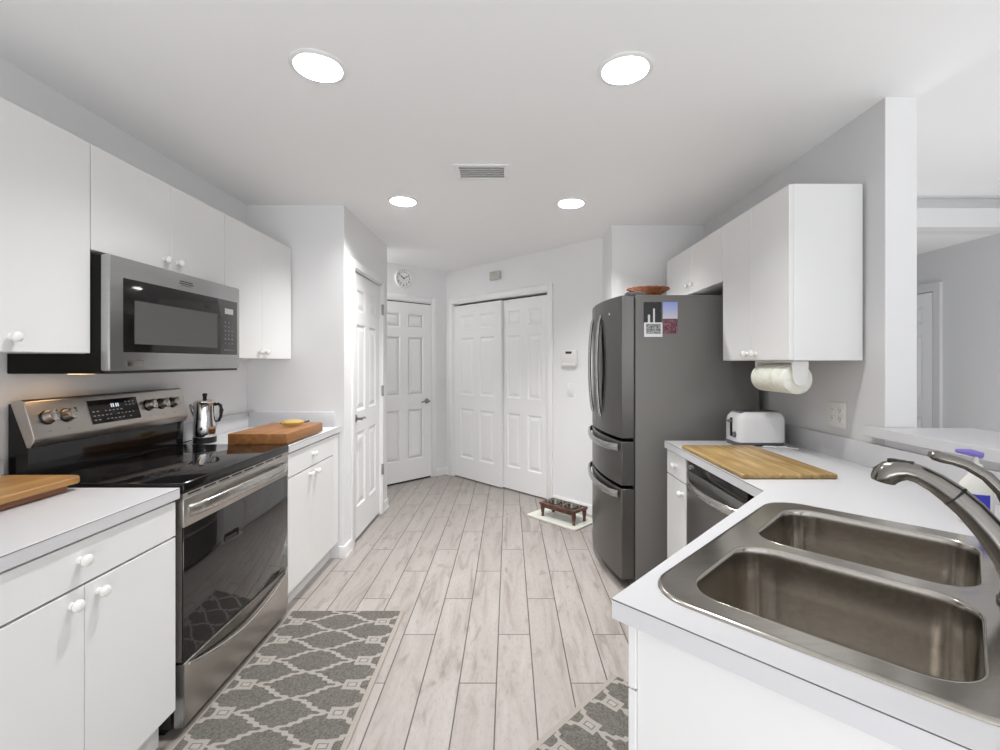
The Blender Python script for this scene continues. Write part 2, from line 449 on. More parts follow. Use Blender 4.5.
wall('wall_left', (XL, -3.2), (XL, YP))
FPf, _ = wall('wall_pantry_front', (XL-0.5, YP), (XP-0.11, YP))
FP, LP = wall('wall_pantry_side', (XP, YP), (XP, 4.33), 0.11, H, [(0.19, 0.93, 2.045)])
wall('wall_pantry_back', (XP-0.11, 4.22), (-2.9, 4.22), 0.1)
CORN = (-0.763, 5.61)
FD, LD = wall('wall_hall_end', (-2.4, 5.61-(2.4-0.763)), CORN, 0.11, H, [])
FC, LC = wall('wall_closet', CORN, (0.93, 3.917), 0.11, H, [(0.138, 1.615, 2.045)])
wall('wall_fridge_side', (0.816, 4.05), (0.816, 3.67), 0.1)
wall('wall_fridge_back', (0.916, 3.67), (XR+0.1, 3.67), 0.11)
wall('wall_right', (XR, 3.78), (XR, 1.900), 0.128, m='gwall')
struct('trim_10', MB().box(XR, XR+0.128, 1.896, 1.900, 1.086, H), 'trim', smooth=False)
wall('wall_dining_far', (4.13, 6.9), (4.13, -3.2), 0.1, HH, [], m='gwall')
wall('wall_dining_back', (1.5, 6.9), (4.3, 6.9), 0.1, HH)
struct('wall_header', MB().box(1.67, 4.13, 3.82, 3.94, H, HH), 'wall', smooth=False)
struct('trim_2', MB().box(1.67, 4.13, 3.72, 3.83, H-0.001, 2.592), 'trim', smooth=False)
struct('wall_half', MB().box(XR, XR+0.135, -1.2, 1.8995, 0, 1.04), 'wall', smooth=False)
cap = MB().prism([(XR-0.045, -1.2), (XR+0.34, -1.2), (XR+0.34, 1.885), (XR+0.139, 1.888), (XR+0.139, 1.893), (XR-0.002, 1.893), (XR-0.002, 1.96), (XR-0.045, 1.96)], 1.045, 1.086)
tag(obj('bar_ledge', cap, 'top', smooth=False, bevel=0.003), 'white raised bar ledge running along the top of the half wall behind the sink', 'ledge')

# ------------------------------------------------------------------ six panel doors
def panel_door(w, h, t=0.035, handed=1, T=None, cols=True):
    mb = MB(); st = 0.11 if w > 0.6 else 0.09; mid = 0.10
    pw = (w-2*st-mid)/2
    xs = [0, st, st+pw, st+pw+mid, w-st, w]
    zs = [0, 0.23, 0.80, 0.96, 1.62, 1.72, h-0.12, h]
    if h < 1.9: zs = [z*h/2.03 for z in zs[:-1]]+[h]
    P = lambda x, y, z: (T @ Vector((x, y, z))) if T is not None else Vector((x, y, z))
    B = mb.b
    def quad(a, b, c, d): B.faces.new([B.verts.new(P(*p)) for p in (a, b, c, d)])
    def ring(r0, y0, r1, y1):
        (a, b, c, d) = r0; (e, f, g, k) = r1
        p0 = [(a, y0, c), (b, y0, c), (b, y0, d), (a, y0, d)]; p1 = [(e, y1, g), (f, y1, g), (f, y1, k), (e, y1, k)]
        for i in range(4): quad(p0[i], p0[(i+1) % 4], p1[(i+1) % 4], p1[i])
    for i in range(5):
        for j in range(7):
            r = (xs[i], xs[i+1], zs[j], zs[j+1])
            if i in (1, 3) and j in (1, 3, 5):
                ins = lambda q, k: (q[0]+k, q[1]-k, q[2]+k, q[3]-k)
                ring(r, 0, ins(r, 0.014), 0.010); ring(ins(r, 0.014), 0.010, ins(r, 0.024), 0.010)
                ring(ins(r, 0.024), 0.010, ins(r, 0.052), 0.002)
                q = ins(r, 0.052); quad((q[0], 0.002, q[2]), (q[1], 0.002, q[2]), (q[1], 0.002, q[3]), (q[0], 0.002, q[3]))
            else: quad((r[0], 0, r[2]), (r[1], 0, r[2]), (r[1], 0, r[3]), (r[0], 0, r[3]))
    bmesh.ops.remove_doubles(B, verts=B.verts, dist=1e-5)
    c = [(0, 0), (w, 0), (w, t), (0, t)]
    for i in range(1, 4):
        a, b = c[i], c[(i+1) % 4]; quad((a[0], a[1], 0), (b[0], b[1], 0), (b[0], b[1], h), (a[0], a[1], h))
    quad((0, 0, 0), (w, 0, 0), (w, t, 0), (0, t, 0)); quad((0, 0, h), (w, 0, h), (w, t, h), (0, t, h))
    bmesh.ops.remove_doubles(B, verts=B.verts, dist=1e-5)
    return mb
def casing(name, F, x0, x1, zt, wd=0.06, t=0.016):
    mb = MB()
    mb.box(x0-wd, x0, -t, 0.0, 0, zt+wd, 0.003, T=F); mb.box(x1, x1+wd, -t, 0.0, 0, zt+wd, 0.003, T=F)
    mb.box(x0, x1, -t, 0.0, zt, zt+wd, 0.003, T=F)
    mb.box(x0-0.001, x0+0.012, -0.004, 0.11, 0, zt, T=F); mb.box(x1-0.012, x1+0.001, -0.004, 0.11, 0, zt, T=F)
    mb.box(x0, x1, -0.004, 0.11, zt-0.010, zt, T=F)
    struct(name, mb, 'trim')
def lever(parent, F, x, z, s):
    """s = +1: lever points to local +x"""
    mb = MB()
    mb.lathe([(0.030, 0), (0.030, 0.006), (0.024, 0.010), (0.011, 0.012), (0.010, 0.045), (0.012, 0.05), (0.012, 0.055)], (x, 0.0, z), '-Y', 20, T=F)
    mb.tube([(x, -0.048, z), (x+s*0.03, -0.052, z+0.004), (x+s*0.07, -0.05, z+0.002), (x+s*0.105, -0.045, z-0.006)], [0.009, 0.0085, 0.008, 0.007], 10, 0.7, T=F)
    return obj('door_lever', mb, 'hw', parent)

def hinges(parent, F, x, zs):
    for z in zs:
        mb = MB().box(x-0.006, x+0.022, -0.0185, -0.003, z-0.045, z+0.045, 0.002, T=F)
        mb.lathe([(0.006, -0.048), (0.006, 0.048)], (x+0.004, -0.018, z), 'Z', 10, T=F)
        obj('hinge', mb, 'hw', parent)
# pantry door
casing('trim_3', FP, 0.19, 0.93, 2.045)
d = struct('door_1', panel_door(0.712, 2.005, T=FP @ Matrix.Translation((0.204, 0.012, 0.022))), 'door', smooth=False)
lever(d, FP @ Matrix.Translation((0, 0.012, 0)), 0.27, 0.93, 1); hinges(d, FP, 0.925, (0.40, 1.10, 1.82))
struct('pantry_gap_shade', MB().box(0.2, 0.92, 0.06, 0.10, 0, 2.04, T=FP), 'dark', smooth=False)  # dark sheet behind the leaf; shade in the door gaps is its colour
# hall end door (ajar line at the top, lever at the right)
sx = LD - math.hypot(CORN[0]+0.913, CORN[1]-5.456)     # right edge of the leaf
wall_open = (sx-0.76, sx)
casing('trim_5', FD, sx-0.76, sx, 2.045)
struct('hall_gap_shade', MB().box(sx-0.75, sx-0.01, -0.003, 0.0, 0.0, 2.036, T=FD), 'dark', smooth=False)  # dark sheet on the wall stands in for shade around the leaf
d = struct('door_2', panel_door(0.732, 2.0, 0.010, T=FD @ Matrix.Translation((sx-0.746, -0.0135, 0.022))), 'door', smooth=False)
lever(d, FD @ Matrix.Translation((0, -0.0135, 0)), sx-0.075, 0.90, -1)
# closet: two bypass leaves
casing('trim_7', FC, 0.138, 1.615, 2.045)
struct('door_3', panel_door(0.80, 2.0, 0.030, T=FC @ Matrix.Translation((0.152, 0.008, 0.014))), 'door', smooth=False)
struct('door_4', panel_door(0.70, 2.0, 0.030, T=FC @ Matrix.Translation((0.902, 0.044, 0.014))), 'door', smooth=False)
struct('closet_gap_shade', MB().box(0.15, 1.603, 0.085, 0.105, 0, 2.036, T=FC), 'dark', smooth=False)  # dark backing; the unlit closet interior is put into its colour
# far room door
FR, _ = frame((4.13, 6.9), (4.13, -3.2))
struct('door_5', panel_door(0.78, 2.02, 0.02, T=FR @ Matrix.Translation((6.9-5.27, -0.024, 0.01))), 'door', smooth=False)
mb = MB(); x0, x1 = 6.9-5.28, 6.9-4.48
mb.box(x0-0.07, x0, -0.03, 0, 0, 2.12, T=FR); mb.box(x1, x1+0.07, -0.03, 0, 0, 2.12, T=FR); mb.box(x0, x1, -0.03, 0, 2.04, 2.12, T=FR)
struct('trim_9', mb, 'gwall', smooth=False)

def baseboard(name, F, x0, x1):
    mb = MB().box(x0, x1, -0.013, 0, 0, 0.085, 0.003, T=F).box(x0, x1, -0.017, 0, 0, 0.015, T=F)
    struct(name, mb, 'trim')
baseboard('baseboard_closet_right', FC, 1.676, LC-0.05)
baseboard('baseboard_closet_left', FC, 0.0, 0.077)
baseboard('baseboard_hall', FD, sx+0.061, LD)
baseboard('baseboard_hall_left', FD, 0.2, sx-0.822)
baseboard('baseboard_pantry', FP, 0.0, 0.129)
baseboard('baseboard_pantry_far', FP, 0.991, LP)

struct('baseboard_pantry_corner', MB().box(-1.174, -1.127, 3.186, 3.2, 0, 0.085, 0.003), 'trim')
# ------------------------------------------------------------------ cabinets
def knob(parent, p, axis, r=0.0165):
    prof = [(r*0.62, 0), (r*0.60, 0.003), (r*0.50, 0.006), (r*0.50, 0.009), (r*0.78, 0.012), (r, 0.017), (r*0.98, 0.023), (r*0.72, 0.028), (r*0.3, 0.030)]
    return obj('knob', MB().lathe(prof, p, axis, 18), 'porc', parent)

def cab_x(name, label, xb, xf, y0, y1, z0, z1, fronts, side, toe=0.0, toe_in=0.06):
    """cabinet whose front faces +X (side=1) or -X (side=-1). xf = face of the doors.
    fronts: (kind, y0, y1, z0, z1, knob_y, knob_z)"""
    root = thing(name, ((xb+xf)/2, (y0+y1)/2, z0 if not toe else 0), label, 'cabinet')
    t = 0.016; xi = xf - side*0.019
    mb = MB()
    for (a, b) in ((y0+0.001, y0+t), (y1-t, y1-0.001)): mb.box(xb, xi, a, b, z0, z1)
    mb.box(xb, xi, y0+t, y1-t, z0, z0+t); mb.box(xb, xi, y0+t, y1-t, z1-t, z1); mb.box(xb, xb+side*0.006, y0+t, y1-t, z0+t, z1-t)
    mb.box(xi-side*0.02, xi, y0+t, y1-t, z1-0.04, z1-t)
    obj('carcass', mb, 'lam', root, smooth=False)
    if toe: obj('toe_kick', MB().box(xb+side*0.02, xf-side*toe_in, y0+0.002, y1-0.002, 0.0, z0), 'lam', root, smooth=False)
    for (k, a, b, c, d2, ky, kz) in fronts:
        f = obj(k, MB().box(xf-side*0.0185, xf, a+0.0012, b-0.0012, c+0.0015, d2-0.0015, 0.0012, 1), 'lam', root)
        if ky is not None: knob(f, (xf, ky, kz), 'X' if side > 0 else '-X')
    return root

XU = -1.50
cab_x('wall_cabinet', 'white slab-door wall cabinet nearest at the left edge, left of the microwave', XL+0.002, XU, 1.06, 1.66, 1.385, 2.14,
      [('door', 1.06, 1.36, 1.385, 2.14, 1.325, 1.432), ('door', 1.36, 1.66, 1.385, 2.14, 1.395, 1.432)], 1)
cab_x('wall_cabinet', 'short white two-door wall cabinet directly above the microwave', XL+0.002, XU, 1.662, 2.443, 1.757, 2.14,
      [('door', 1.662, 2.055, 1.757, 2.14, 2.015, 1.80), ('door', 2.055, 2.443, 1.757, 2.14, 2.095, 1.80)], 1)
cab_x('wall_cabinet', 'white two-door wall cabinet between the microwave and the pantry wall', XL+0.002, XU, 2.445, 3.19, 1.375, 2.14,
      [('door', 2.445, 2.812, 1.375, 2.14, 2.775, 1.415), ('door', 2.812, 3.19, 1.375, 2.14, 2.85, 1.415)], 1)
XF = -1.175
cab_x('base_cabinet', 'white base cabinet with one wide drawer over two doors, left of the range', XL+0.002, XF, 0.933, 1.633, 0.125, 0.87,
      [('drawer', 0.933, 1.633, 0.742, 0.865, 1.268, 0.812), ('door', 0.933, 1.283, 0.128, 0.738, 1.243, 0.70), ('door', 1.283, 1.633, 0.128, 0.738, 1.325, 0.70)], 1, toe=1)
cab_x('base_cabinet', 'white base cabinet with drawer and two doors beyond the range, beside pantry wall', XL+0.002, XF, 2.460, 3.19, 0.115, 0.87,
      [('drawer', 2.462, 3.09, 0.735, 0.865, 2.775, 0.808), ('door', 2.462, 2.775, 0.118, 0.731, 2.735, 0.695), ('door', 2.775, 3.09, 0.118, 0.731, 2.82, 0.695), ('filler', 3.09, 3.19, 0.118, 0.865, None, None)], 1, toe=1)
XRU = 1.21
cab_x('wall_cabinet', 'tall white two-door wall cabinet on the right, above the paper towel roll', 1.528, XRU, 2.0, 2.62, 1.362, 2.125,
      [('door', 2.0, 2.315, 1.362, 2.125, 2.275, 1.395), ('door', 2.315, 2.62, 1.362, 2.125, 2.355, 1.395)], -1)
cab_x('wall_cabinet', 'short white wall cabinet above the refrigerator', 1.528, XRU, 2.622, 3.555, 1.81, 2.125,
      [('door', 2.622, 3.085, 1.81, 2.125, 3.045, 1.865), ('door', 3.085, 3.555, 1.81, 2.125, 3.125, 1.865)], -1)
cab_x('base_cabinet', 'slim white base cabinet with drawer and door between dishwasher and refrigerator', XR-0.002, 0.893, 2.34, 2.615, 0.11, 0.87,
      [('drawer', 2.34, 2.615, 0.735, 0.865, 2.478, 0.80), ('door', 2.34, 2.615, 0.115, 0.731, 2.38, 0.675)], -1, toe=1)

# sink base: the peninsula unit set at 45 degrees (local x = u, local y = -v)
P2 = (0.194, 0.873)
FU = Matrix.Translation((P2[0], P2[1], 0)) @ Matrix.Rotation(PI/4, 4, 'Z')      # point (u, -v)
root = thing('sink_cabinet', (P2[0]+0.5, P2[1]-0.2, 0), 'white angled peninsula cabinet under the sink, with a plain end panel', 'cabinet')
obj('end_panel', MB().box(0.029, 0.045, -1.60, -0.037, 0.0, 0.868, T=FU), 'lam', root, smooth=False)
obj('toe_kick', MB().box(0.06, 0.95, -0.11, -0.095, 0, 0.10, T=FU), 'lam', root, smooth=False)
obj('side_panel', MB().box(0.965, 0.981, -0.50, -0.04, 0.10, 0.868, T=FU), 'lam', root, smooth=False)
for a, b in ((0.025, 0.50), (0.502, 0.98)):
    f = obj('drawer_front', MB().box(a, b, -0.036, -0.020, 0.742, 0.862, 0.001, 1, T=FU), 'lam', root)
    dd = obj('door', MB().box(a, b, -0.036, -0.020, 0.115, 0.738, 0.001, 1, T=FU), 'lam', root)
    xk = b-0.05 if a < 0.3 else a+0.05
    knob(dd, FU @ Vector((xk, -0.020, 0.68)), FU.to_3x3().to_4x4() @ Matrix.Rotation(-PI/2, 4, 'X'))

# ------------------------------------------------------------------ worktops
def counter_x(name, label, y0, y1, front_lip=False):
    root = thing(name, (-1.5, (y0+y1)/2, 0.872), label, 'worktop')
    obj('worktop', MB().box(XL+0.002, -1.165, y0, y1, 0.872, 0.910, 0.0015, 1), 'top', root)
    mb = MB().box(XL+0.002, XL+0.021, y0, y1, 0.910, 1.012, 0.002)
    if front_lip: mb.box(XL+0.021, -1.20, y1-0.019, y1, 0.910, 1.012, 0.002)
    obj('backsplash', mb, 'top', root)
    obj('edge_seam', MB().box(-1.1652, -1.1644, y0, y1, 0.9068, 0.9086), 'seam', root, smooth=False)
counter_x('kitchen_worktop', 'white laminate worktop left of the range, in the near left corner', 0.5, 1.640)
counter_x('kitchen_worktop', 'white laminate worktop beyond the range, holding percolator and butcher block', 2.458, 3.198, True)

def rrect(x0, x1, y0, y1, r, n=8):
    pts = []
    for (cx, cy, a0) in ((x1-r, y1-r, 0), (x0+r, y1-r, PI/2), (x0+r, y0+r, PI), (x1-r, y0+r, 1.5*PI)):
        for k in range(n+1):
            a = a0+PI/2*k/n; pts.append((cx+r*math.cos(a), cy+r*math.sin(a)))
    return pts
SU0, SU1, SV0, SV1 = 0.064, 0.905, 0.022, 0.575            # sink outline in u, v
root = thing('kitchen_worktop', (1.1, 1.3, 0.872), 'white laminate L-shaped worktop on the right that holds the sink', 'worktop')
outer = [(XR-0.001, 2.62), (0.88, 2.62), (0.88, 1.600), (P2[0], P2[1]), (XR-0.001, P2[1]-(XR-P2[0]))]
hole = [FU @ Vector((x, y, 0)) for x, y in rrect(SU0+0.015, SU1-0.015, -SV1+0.015, -SV0-0.015, 0.08)]
mb = MB(); B = mb.b
for z in (0.910, 0.872):
    es = []
    for ring in (outer, [(p.x, p.y) for p in hole]):
        vv = [B.verts.new((p[0], p[1], z)) for p in ring]
        es += [B.edges.new((vv[i], vv[(i+1) % len(vv)])) for i in range(len(vv))]
    bmesh.ops.triangle_fill(B, use_beauty=True, edges=es)
for ring in (outer, [(p.x, p.y) for p in hole]):
    lo = [B.verts.new((p[0], p[1], 0.872)) for p in ring]; hi = [B.verts.new((p[0], p[1], 0.910)) for p in ring]
    for i in range(len(ring)): B.faces.new((lo[i], lo[(i+1) % len(ring)], hi[(i+1) % len(ring)], hi[i]))
bmesh.ops.remove_doubles(B, verts=B.verts, dist=1e-5)
obj('worktop', mb, 'top', root, smooth=False)
obj('backsplash', MB().box(XR-0.02, XR-0.001, -0.40, 2.62, 0.910, 1.012, 0.002), 'top', root)
mb = MB().box(0.8793, 0.8801, 1.60, 2.62, 0.9068, 0.9086)
d1 = Vector((0.88-P2[0], 1.600-P2[1], 0)); F1, L1 = frame(P2, (0.88, 1.600)); F2, L2 = frame((XR, P2[1]-(XR-P2[0])), P2)
mb.box(0, L1, -0.0002, 0.0006, 0.9068, 0.9086, T=F1); mb.box(0, L2, -0.0002, 0.0006, 0.9068, 0.9086, T=F2)
obj('edge_seam', mb, 'seam', root, smooth=False)

# ------------------------------------------------------------------ sink
root = thing('kitchen_sink', tuple(FU @ Vector(((SU0+SU1)/2, -(SV0+SV1)/2, 0.91))), 'stainless double-bowl drop-in sink set diagonally in the right worktop', 'sink')
mb = MB(); B = mb.b
def sink_loop(x0, x1, v0, v1, r, z): return [FU @ Vector((x, y, z)) for x, y in rrect(x0, x1, -v1, -v0, r, 10)]
prof = [(0, 0.9106, 0.095), (0.0018, 0.9136, 0.093), (0.005, 0.9150, 0.090), (0.009, 0.9153, 0.087), (0.014, 0.9150, 0.082)]
prev = None
for ins, z, r in prof:
    cur = [B.verts.new(p) for p in sink_loop(SU0+ins, SU1-ins, SV0+ins, SV1-ins, r, z)]
    if prev:
        for i in range(len(cur)): B.faces.new((prev[i], prev[(i+1) % len(cur)], cur[(i+1) % len(cur)], cur[i]))
    prev = cur
es = []
for i in range(len(prev)): es.append(B.edges.get((prev[i], prev[(i+1) % len(prev)])) or B.edges.new((prev[i], prev[(i+1) % len(prev)])))
starts = []
for (a, b, dep) in ((0.116, 0.455, 0.185), (0.498, 0.845, 0.165)):
    st = [B.verts.new(p) for p in sink_loop(a, b, 0.083, 0.497, 0.075, 0.9150)]
    es += [B.edges.new((st[i], st[(i+1) % len(st)])) for i in range(len(st))]
    starts.append((a, b, dep, st))
bmesh.ops.triangle_fill(B, use_beauty=True, edges=es)
obj('rim', mb, 'sink', root, ang=50)
drains = []
for (a, b, dep, st) in starts:
    mb = MB()
    seq = []
    for ins, dz, r in ((0, 0, .075), (0.0015, -0.0005, .074), (0.0035, -0.0025, .072), (0.005, -0.006, .071), (0.006, -0.02, .070), (0.010, -dep*0.5, .067), (0.014, -dep+0.030, .064), (0.020, -dep+0.013, .06), (0.034, -dep+0.004, .044), (0.055, -dep, .035)):
        seq.append(sink_loop(a+ins, b-ins, 0.083+ins, 0.497-ins, r, 0.915+dz))
    cx, cv = (a+b)/2, 0.29
    for rr, dz in ((0.10, -0.002), (0.05, -0.004)):
        base = seq[9]; cen = FU @ Vector((cx, -cv, 0.915-dep+dz)); 
        k = rr/0.16
        seq.append([Vector((cen.x+(p.x-cen.x)*k, cen.y+(p.y-cen.y)*k, cen.z)) for p in base])
    mb.loops(seq, cap0=False, cap1=True)
    bw = obj('bowl', mb, 'sink', root, ang=60)
    md = bw.modifiers.new('thick', 'SOLIDIFY'); md.thickness = 0.001; md.offset = 0
    c = FU @ Vector((cx, -cv, 0.915-dep-0.002))
    dr = MB().lathe([(0.055, 0.002), (0.053, 0.004), (0.045, 0.004), (0.040, -0.004), (0.012, -0.006), (0.008, 0.0), (0.004, 0.002)], c, 'Z', 24, cap0=False)
    obj('drain', dr, 'chrome', bw)

# ------------------------------------------------------------------ faucet
U0 = 0.49
def fp(v, z, u=U0): return FU @ Vector((u, -v, z))
root = thing('faucet', tuple(fp(0.54, 0.915)), 'brushed nickel single-lever faucet arching over the sink bowls', 'faucet')
mb = MB(); mb.lathe([(0.037, 0), (0.037, 0.006), (0.033, 0.010), (0.030, 0.03), (0.029, 0.075), (0.027, 0.10), (0.018, 0.115)], fp(0.548, 0.9155), 'Z', 24)
obj('body', mb, 'nickel', root)
pts = [(0.545, 0.955), (0.530, 0.995), (0.505, 1.038), (0.478, 1.074), (0.458, 1.094)]
mb = MB(); mb.tube([fp(v, z) for v, z in pts], [0.027, 0.026, 0.0245, 0.0235, 0.023], 20)
sp_ = obj('spout', mb, 'nickel', root, ang=60)
mb = MB(); mb.tube([fp(0.4585, 1.0935), fp(0.4560, 1.0958)], 0.0237, 20); obj('spray_joint', mb, 'black', root)
pts = [(0.456, 1.096), (0.430, 1.116), (0.405, 1.129), (0.388, 1.133), (0.373, 1.131), (0.360, 1.126), (0.352, 1.118), (0.349, 1.110), (0.348, 1.105)]
mb = MB(); mb.tube([fp(v, z) for v, z in pts], [0.0228, 0.0205, 0.019, 0.0195, 0.0220, 0.0240, 0.0240, 0.0228, 0.021], 20)
hd = obj('spray_head', mb, 'nickel', root, ang=60)
mb = MB()
for k in range(3):
    mb.box(-0.007, 0.007, -0.008, 0.008, 0, 0.006, 0.001, T=Matrix.Translation(fp(0.389-0.013*k, 1.1465+0.0008*k)) @ Matrix.Rotation(PI/4, 4, 'Z'))
obj('spray_button', mb, 'blackr', hd)
pts = [(0.556, 1.00, .012, 1.0), (0.548, 1.04, .0105, 1.1), (0.536, 1.075, .0095, 1.2), (0.520, 1.116, .009, 1.3), (0.500, 1.141, .0085, 1.4), (0.474, 1.158, .008, 1.4), (0.455, 1.164, .0075, 1.5), (0.440, 1.167, .0085, 1.6), (0.427, 1.170, .008, 1.5), (0.418, 1.172, .004, 1.2)]
mb = MB(); mb.tube([fp(v, z) for v, z, r, f in pts], [p[2]*1.22 for p in pts], 16, [p[3] for p in pts])
obj('lever_handle', mb, 'nickel', root, ang=60)

# ------------------------------------------------------------------ bottles behind the faucet
def soap_bottle(loc, label, rz, h=0.135, blue=True):
    root = thing('soap_bottle', loc, label, 'bottle', rz)
    L = lambda z, a, b: [Vector((a*math.cos(t*PI/12)*(1-0.12*math.cos(4*t*PI/12)*0), b*math.sin(t*PI/12), z)) for t in range(24)]
    mb = MB().loops([L(0.0, .032, .020), L(0.006, .037, .024), (L(h*0.5, .037, .024)), L(h*0.78, .034, .022), L(h*0.92, .020, .017), L(h, .012, .012), L(h+0.012, .012, .012)])
    obj('bottle_body', mb, 'soap', root, world=False)
    obj('collar', MB().lathe([(0.015, h+0.004), (0.015, h+0.020), (0.008, h+0.024), (0.006, h+0.047)], (0, 0, 0), 'Z', 16), 'soap', root, world=False)
    mb = MB()
    mb.tube([(0.014, 0, h+0.046), (-0.010, 0, h+0.052), (-0.030, 0, h+0.054), (-0.042, 0, h+0.055)], [0.009, 0.010, 0.007, 0.005], 10, 1.1)
    obj('pump', mb, 'purple', root, world=False)
    if blue:
        mb = MB()
        A = [(-0.66+1.32*k/8) for k in range(9)]
        lo = [Vector((0.0378*math.sin(a), -0.0248*math.cos(a), 0.018)) for a in A]; hi = [Vector((p.x, p.y, 0.085)) for p in lo]
        mb.loops([lo, hi], False, False, closed=False); lb = obj('label_sticker', mb, 'blue', root, world=False)
        mb = MB(); lo = [Vector((0.0384*math.sin(a), -0.0253*math.cos(a), 0.035)) for a in A[0:5]]; hi = [Vector((p.x, p.y, 0.07)) for p in lo]
        mb.loops([lo, hi], False, False, closed=False); obj('label_patch', mb, 'label', lb, world=False)
    return root
soap_bottle((1.285, 1.275, 0.9105), 'milky soap bottle with violet pump and blue label behind the faucet', -0.5, 0.142)
soap_bottle((1.345, 1.195, 0.9105), 'plain milky soap bottle with violet pump at the right picture edge', -0.4, 0.142, False)

# ------------------------------------------------------------------ range
RY0, RY1 = 1.66, 2.452
root = thing('range', (-1.48, 2.04, 0), 'freestanding stainless electric range with black glass cooktop', 'stove')
obj('body', MB().box(-1.795, -1.212, RY0, RY1, 0.035, 0.897, 0.002).box(-1.78, -1.25, RY0+0.02, RY1-0.02, 0.0, 0.035), 'black', root)
ck = obj('cooktop', MB().box(-1.735, -1.166, RY0, RY1, 0.880, 0.9205, 0.006, 3), 'blackg', root)
for (cx, cy, rr) in ((-1.33, 1.86, 0.105), (-1.33, 2.22, 0.085), (-1.58, 1.86, 0.08), (-1.58, 2.22, 0.105), (-1.33, 1.86, 0.065)):
    mb = MB()
    mb.loops([[(cx+r2*math.cos(2*PI*k/40), cy+r2*math.sin(2*PI*k/40), 0.9208) for k in range(40)] for r2 in (rr, rr-0.0025)], False, False)
    obj('burner_ring', mb, 'ring', ck, smooth=False)
# backguard
bgd = obj('backguard', MB().xz([(-1.795, 0.897), (-1.795, 1.203), (-1.765, 1.206), (-1.757, 1.19), (-1.724, 1.055), (-1.727, 0.921), (-1.727, 0.897)], RY0, RY1), 'blackg', root)
pf = [(-1.785, 1.200), (-1.778, 1.214), (-1.748, 1.218), (-1.738, 1.212), (-1.700, 1.080), (-1.702, 1.066), (-1.716, 1.044), (-1.728, 1.046)]
panel = obj('control_panel', MB().xz(pf, RY0-0.002, RY1+0.002), 'steelv', root, bevel=0.002)
# local frame on the slanted face: x along Y (room), y up the slope, z outwards
P0 = Vector((-1.738, 0, 1.212)); Pb = Vector((-1.700, 0, 1.080)); up = (P0-Pb).normalized(); ln = (P0-Pb).length
nrm = Vector((up.z, 0, -up.x)); 
def PF(y, s):                                      # s: 0 bottom .. 1 top of the slanted face
    o = Pb + up*ln*s; Mx = Matrix(((0, up.x, nrm.x, o.x), (1, up.y, nrm.y, y), (0, up.z, nrm.z, o.z), (0, 0, 0, 1))); return Mx
disp = obj('display', MB().box(-0.125, 0.125, -0.050, 0.050, 0, 0.0022, 0.001, 1, T=PF(2.022, 0.50)), 'blackg', panel)
mb = MB(); D0 = PF(2.022, 0.50)
for r_, (yy, n_) in enumerate(((-0.034, 10), (-0.016, 12), (0.002, 8))):
    for k in range(n_):
        x = -0.108 + k*(0.216/11)
        if (k*7+r_*3) % 6 == 2: continue
        mb.box(x-0.005, x+0.005, yy-0.002, yy+0.002, 0.0022, 0.0026, T=D0)
for yy in (0.018, 0.032):
    for x in (0.06, 0.08, 0.10): mb.box(x-0.004, x+0.004, yy-0.002, yy+0.002, 0.0022, 0.0026, T=D0)
obj('printed_legend', mb, 'print', disp, smooth=False)
mb = MB()
for x in (-0.016, -0.006, 0.008, 0.018): mb.box(x-0.003, x+0.003, 0.014, 0.030, 0.0022, 0.0026, T=D0)
obj('clock_digits', mb, 'led', disp, smooth=False)
for y in (1.722, 1.797, 2.205, 2.285, 2.362):
    T = PF(y, 0.52)
    kb = obj('burner_knob', MB().lathe([(0.024, 0.004), (0.0235, 0.012), (0.021, 0.030), (0.019, 0.034), (0.010, 0.035)], (0, 0, 0), 'Z', 24, T=T), 'steelv', panel)
    obj('knob_skirt', MB().lathe([(0.027, 0), (0.027, 0.005), (0.0235, 0.008)], (0, 0, 0), 'Z', 24, T=T), 'black', kb)
    obj('knob_grip', MB().box(-0.005, 0.005, -0.021, 0.021, 0.030, 0.043, 0.002, T=T), 'steel', kb)
for y in (1.722, 1.797, 2.205, 2.285, 2.362):
    obj('panel_mark', MB().box(-0.005, 0.005, -0.001, 0.001, 0, 0.0004, T=PF(y, 0.14)), 'dark', panel, smooth=False)
# front
obj('vent_strip', MB().box(-1.215, -1.172, RY0+0.004, RY1-0.004, 0.860, 0.880), 'steelv', root, smooth=False)
mb = MB()
for k in range(8): mb.box(-1.1725, -1.1712, RY0+0.03+k*0.09, RY0+0.10+k*0.09, 0.8695, 0.8755)
obj('vent_slots', mb, 'dark', root, smooth=False)
od = obj('oven_door', MB().box(-1.205, -1.168, RY0+0.003, RY1-0.003, 0.758, 0.860, 0.003).box(-1.205, -1.176, RY0+0.003, RY1-0.003, 0.275, 0.758), 'steelv', root)
obj('door_glass', MB().box(-1.2, -1.1695, RY0+0.004, RY1-0.004, 0.275, 0.757, 0.003), 'oveng', od)
n = 25; pth = []; rd = []; ft = []
for k in range(n):
    t = k/(n-1); y = RY0+0.03+t*(RY1-RY0-0.06); b = math.sin(PI*t)**0.55
    pth.append((-1.168+0.052*b, y, 0.812+0.014*math.sin(PI*t))); rd.append(0.022); ft.append(0.36)
mb = MB(); mb.tube(pth, rd, 14, ft); obj('door_handle', mb, 'steel', od, ang=60)
dw = obj('warming_drawer', MB().box(-1.205, -1.168, RY0+0.003, RY1-0.003, 0.042, 0.268, 0.003), 'steelv', root)
pth = []; rd = []
for k in range(n):
    t = k/(n-1); y = RY0+0.03+t*(RY1-RY0-0.06); b = math.sin(PI*t)
    pth.append((-1.166+0.016*b**0.5, y, 0.256-0.052*b)); rd.append(0.004+0.004*b)
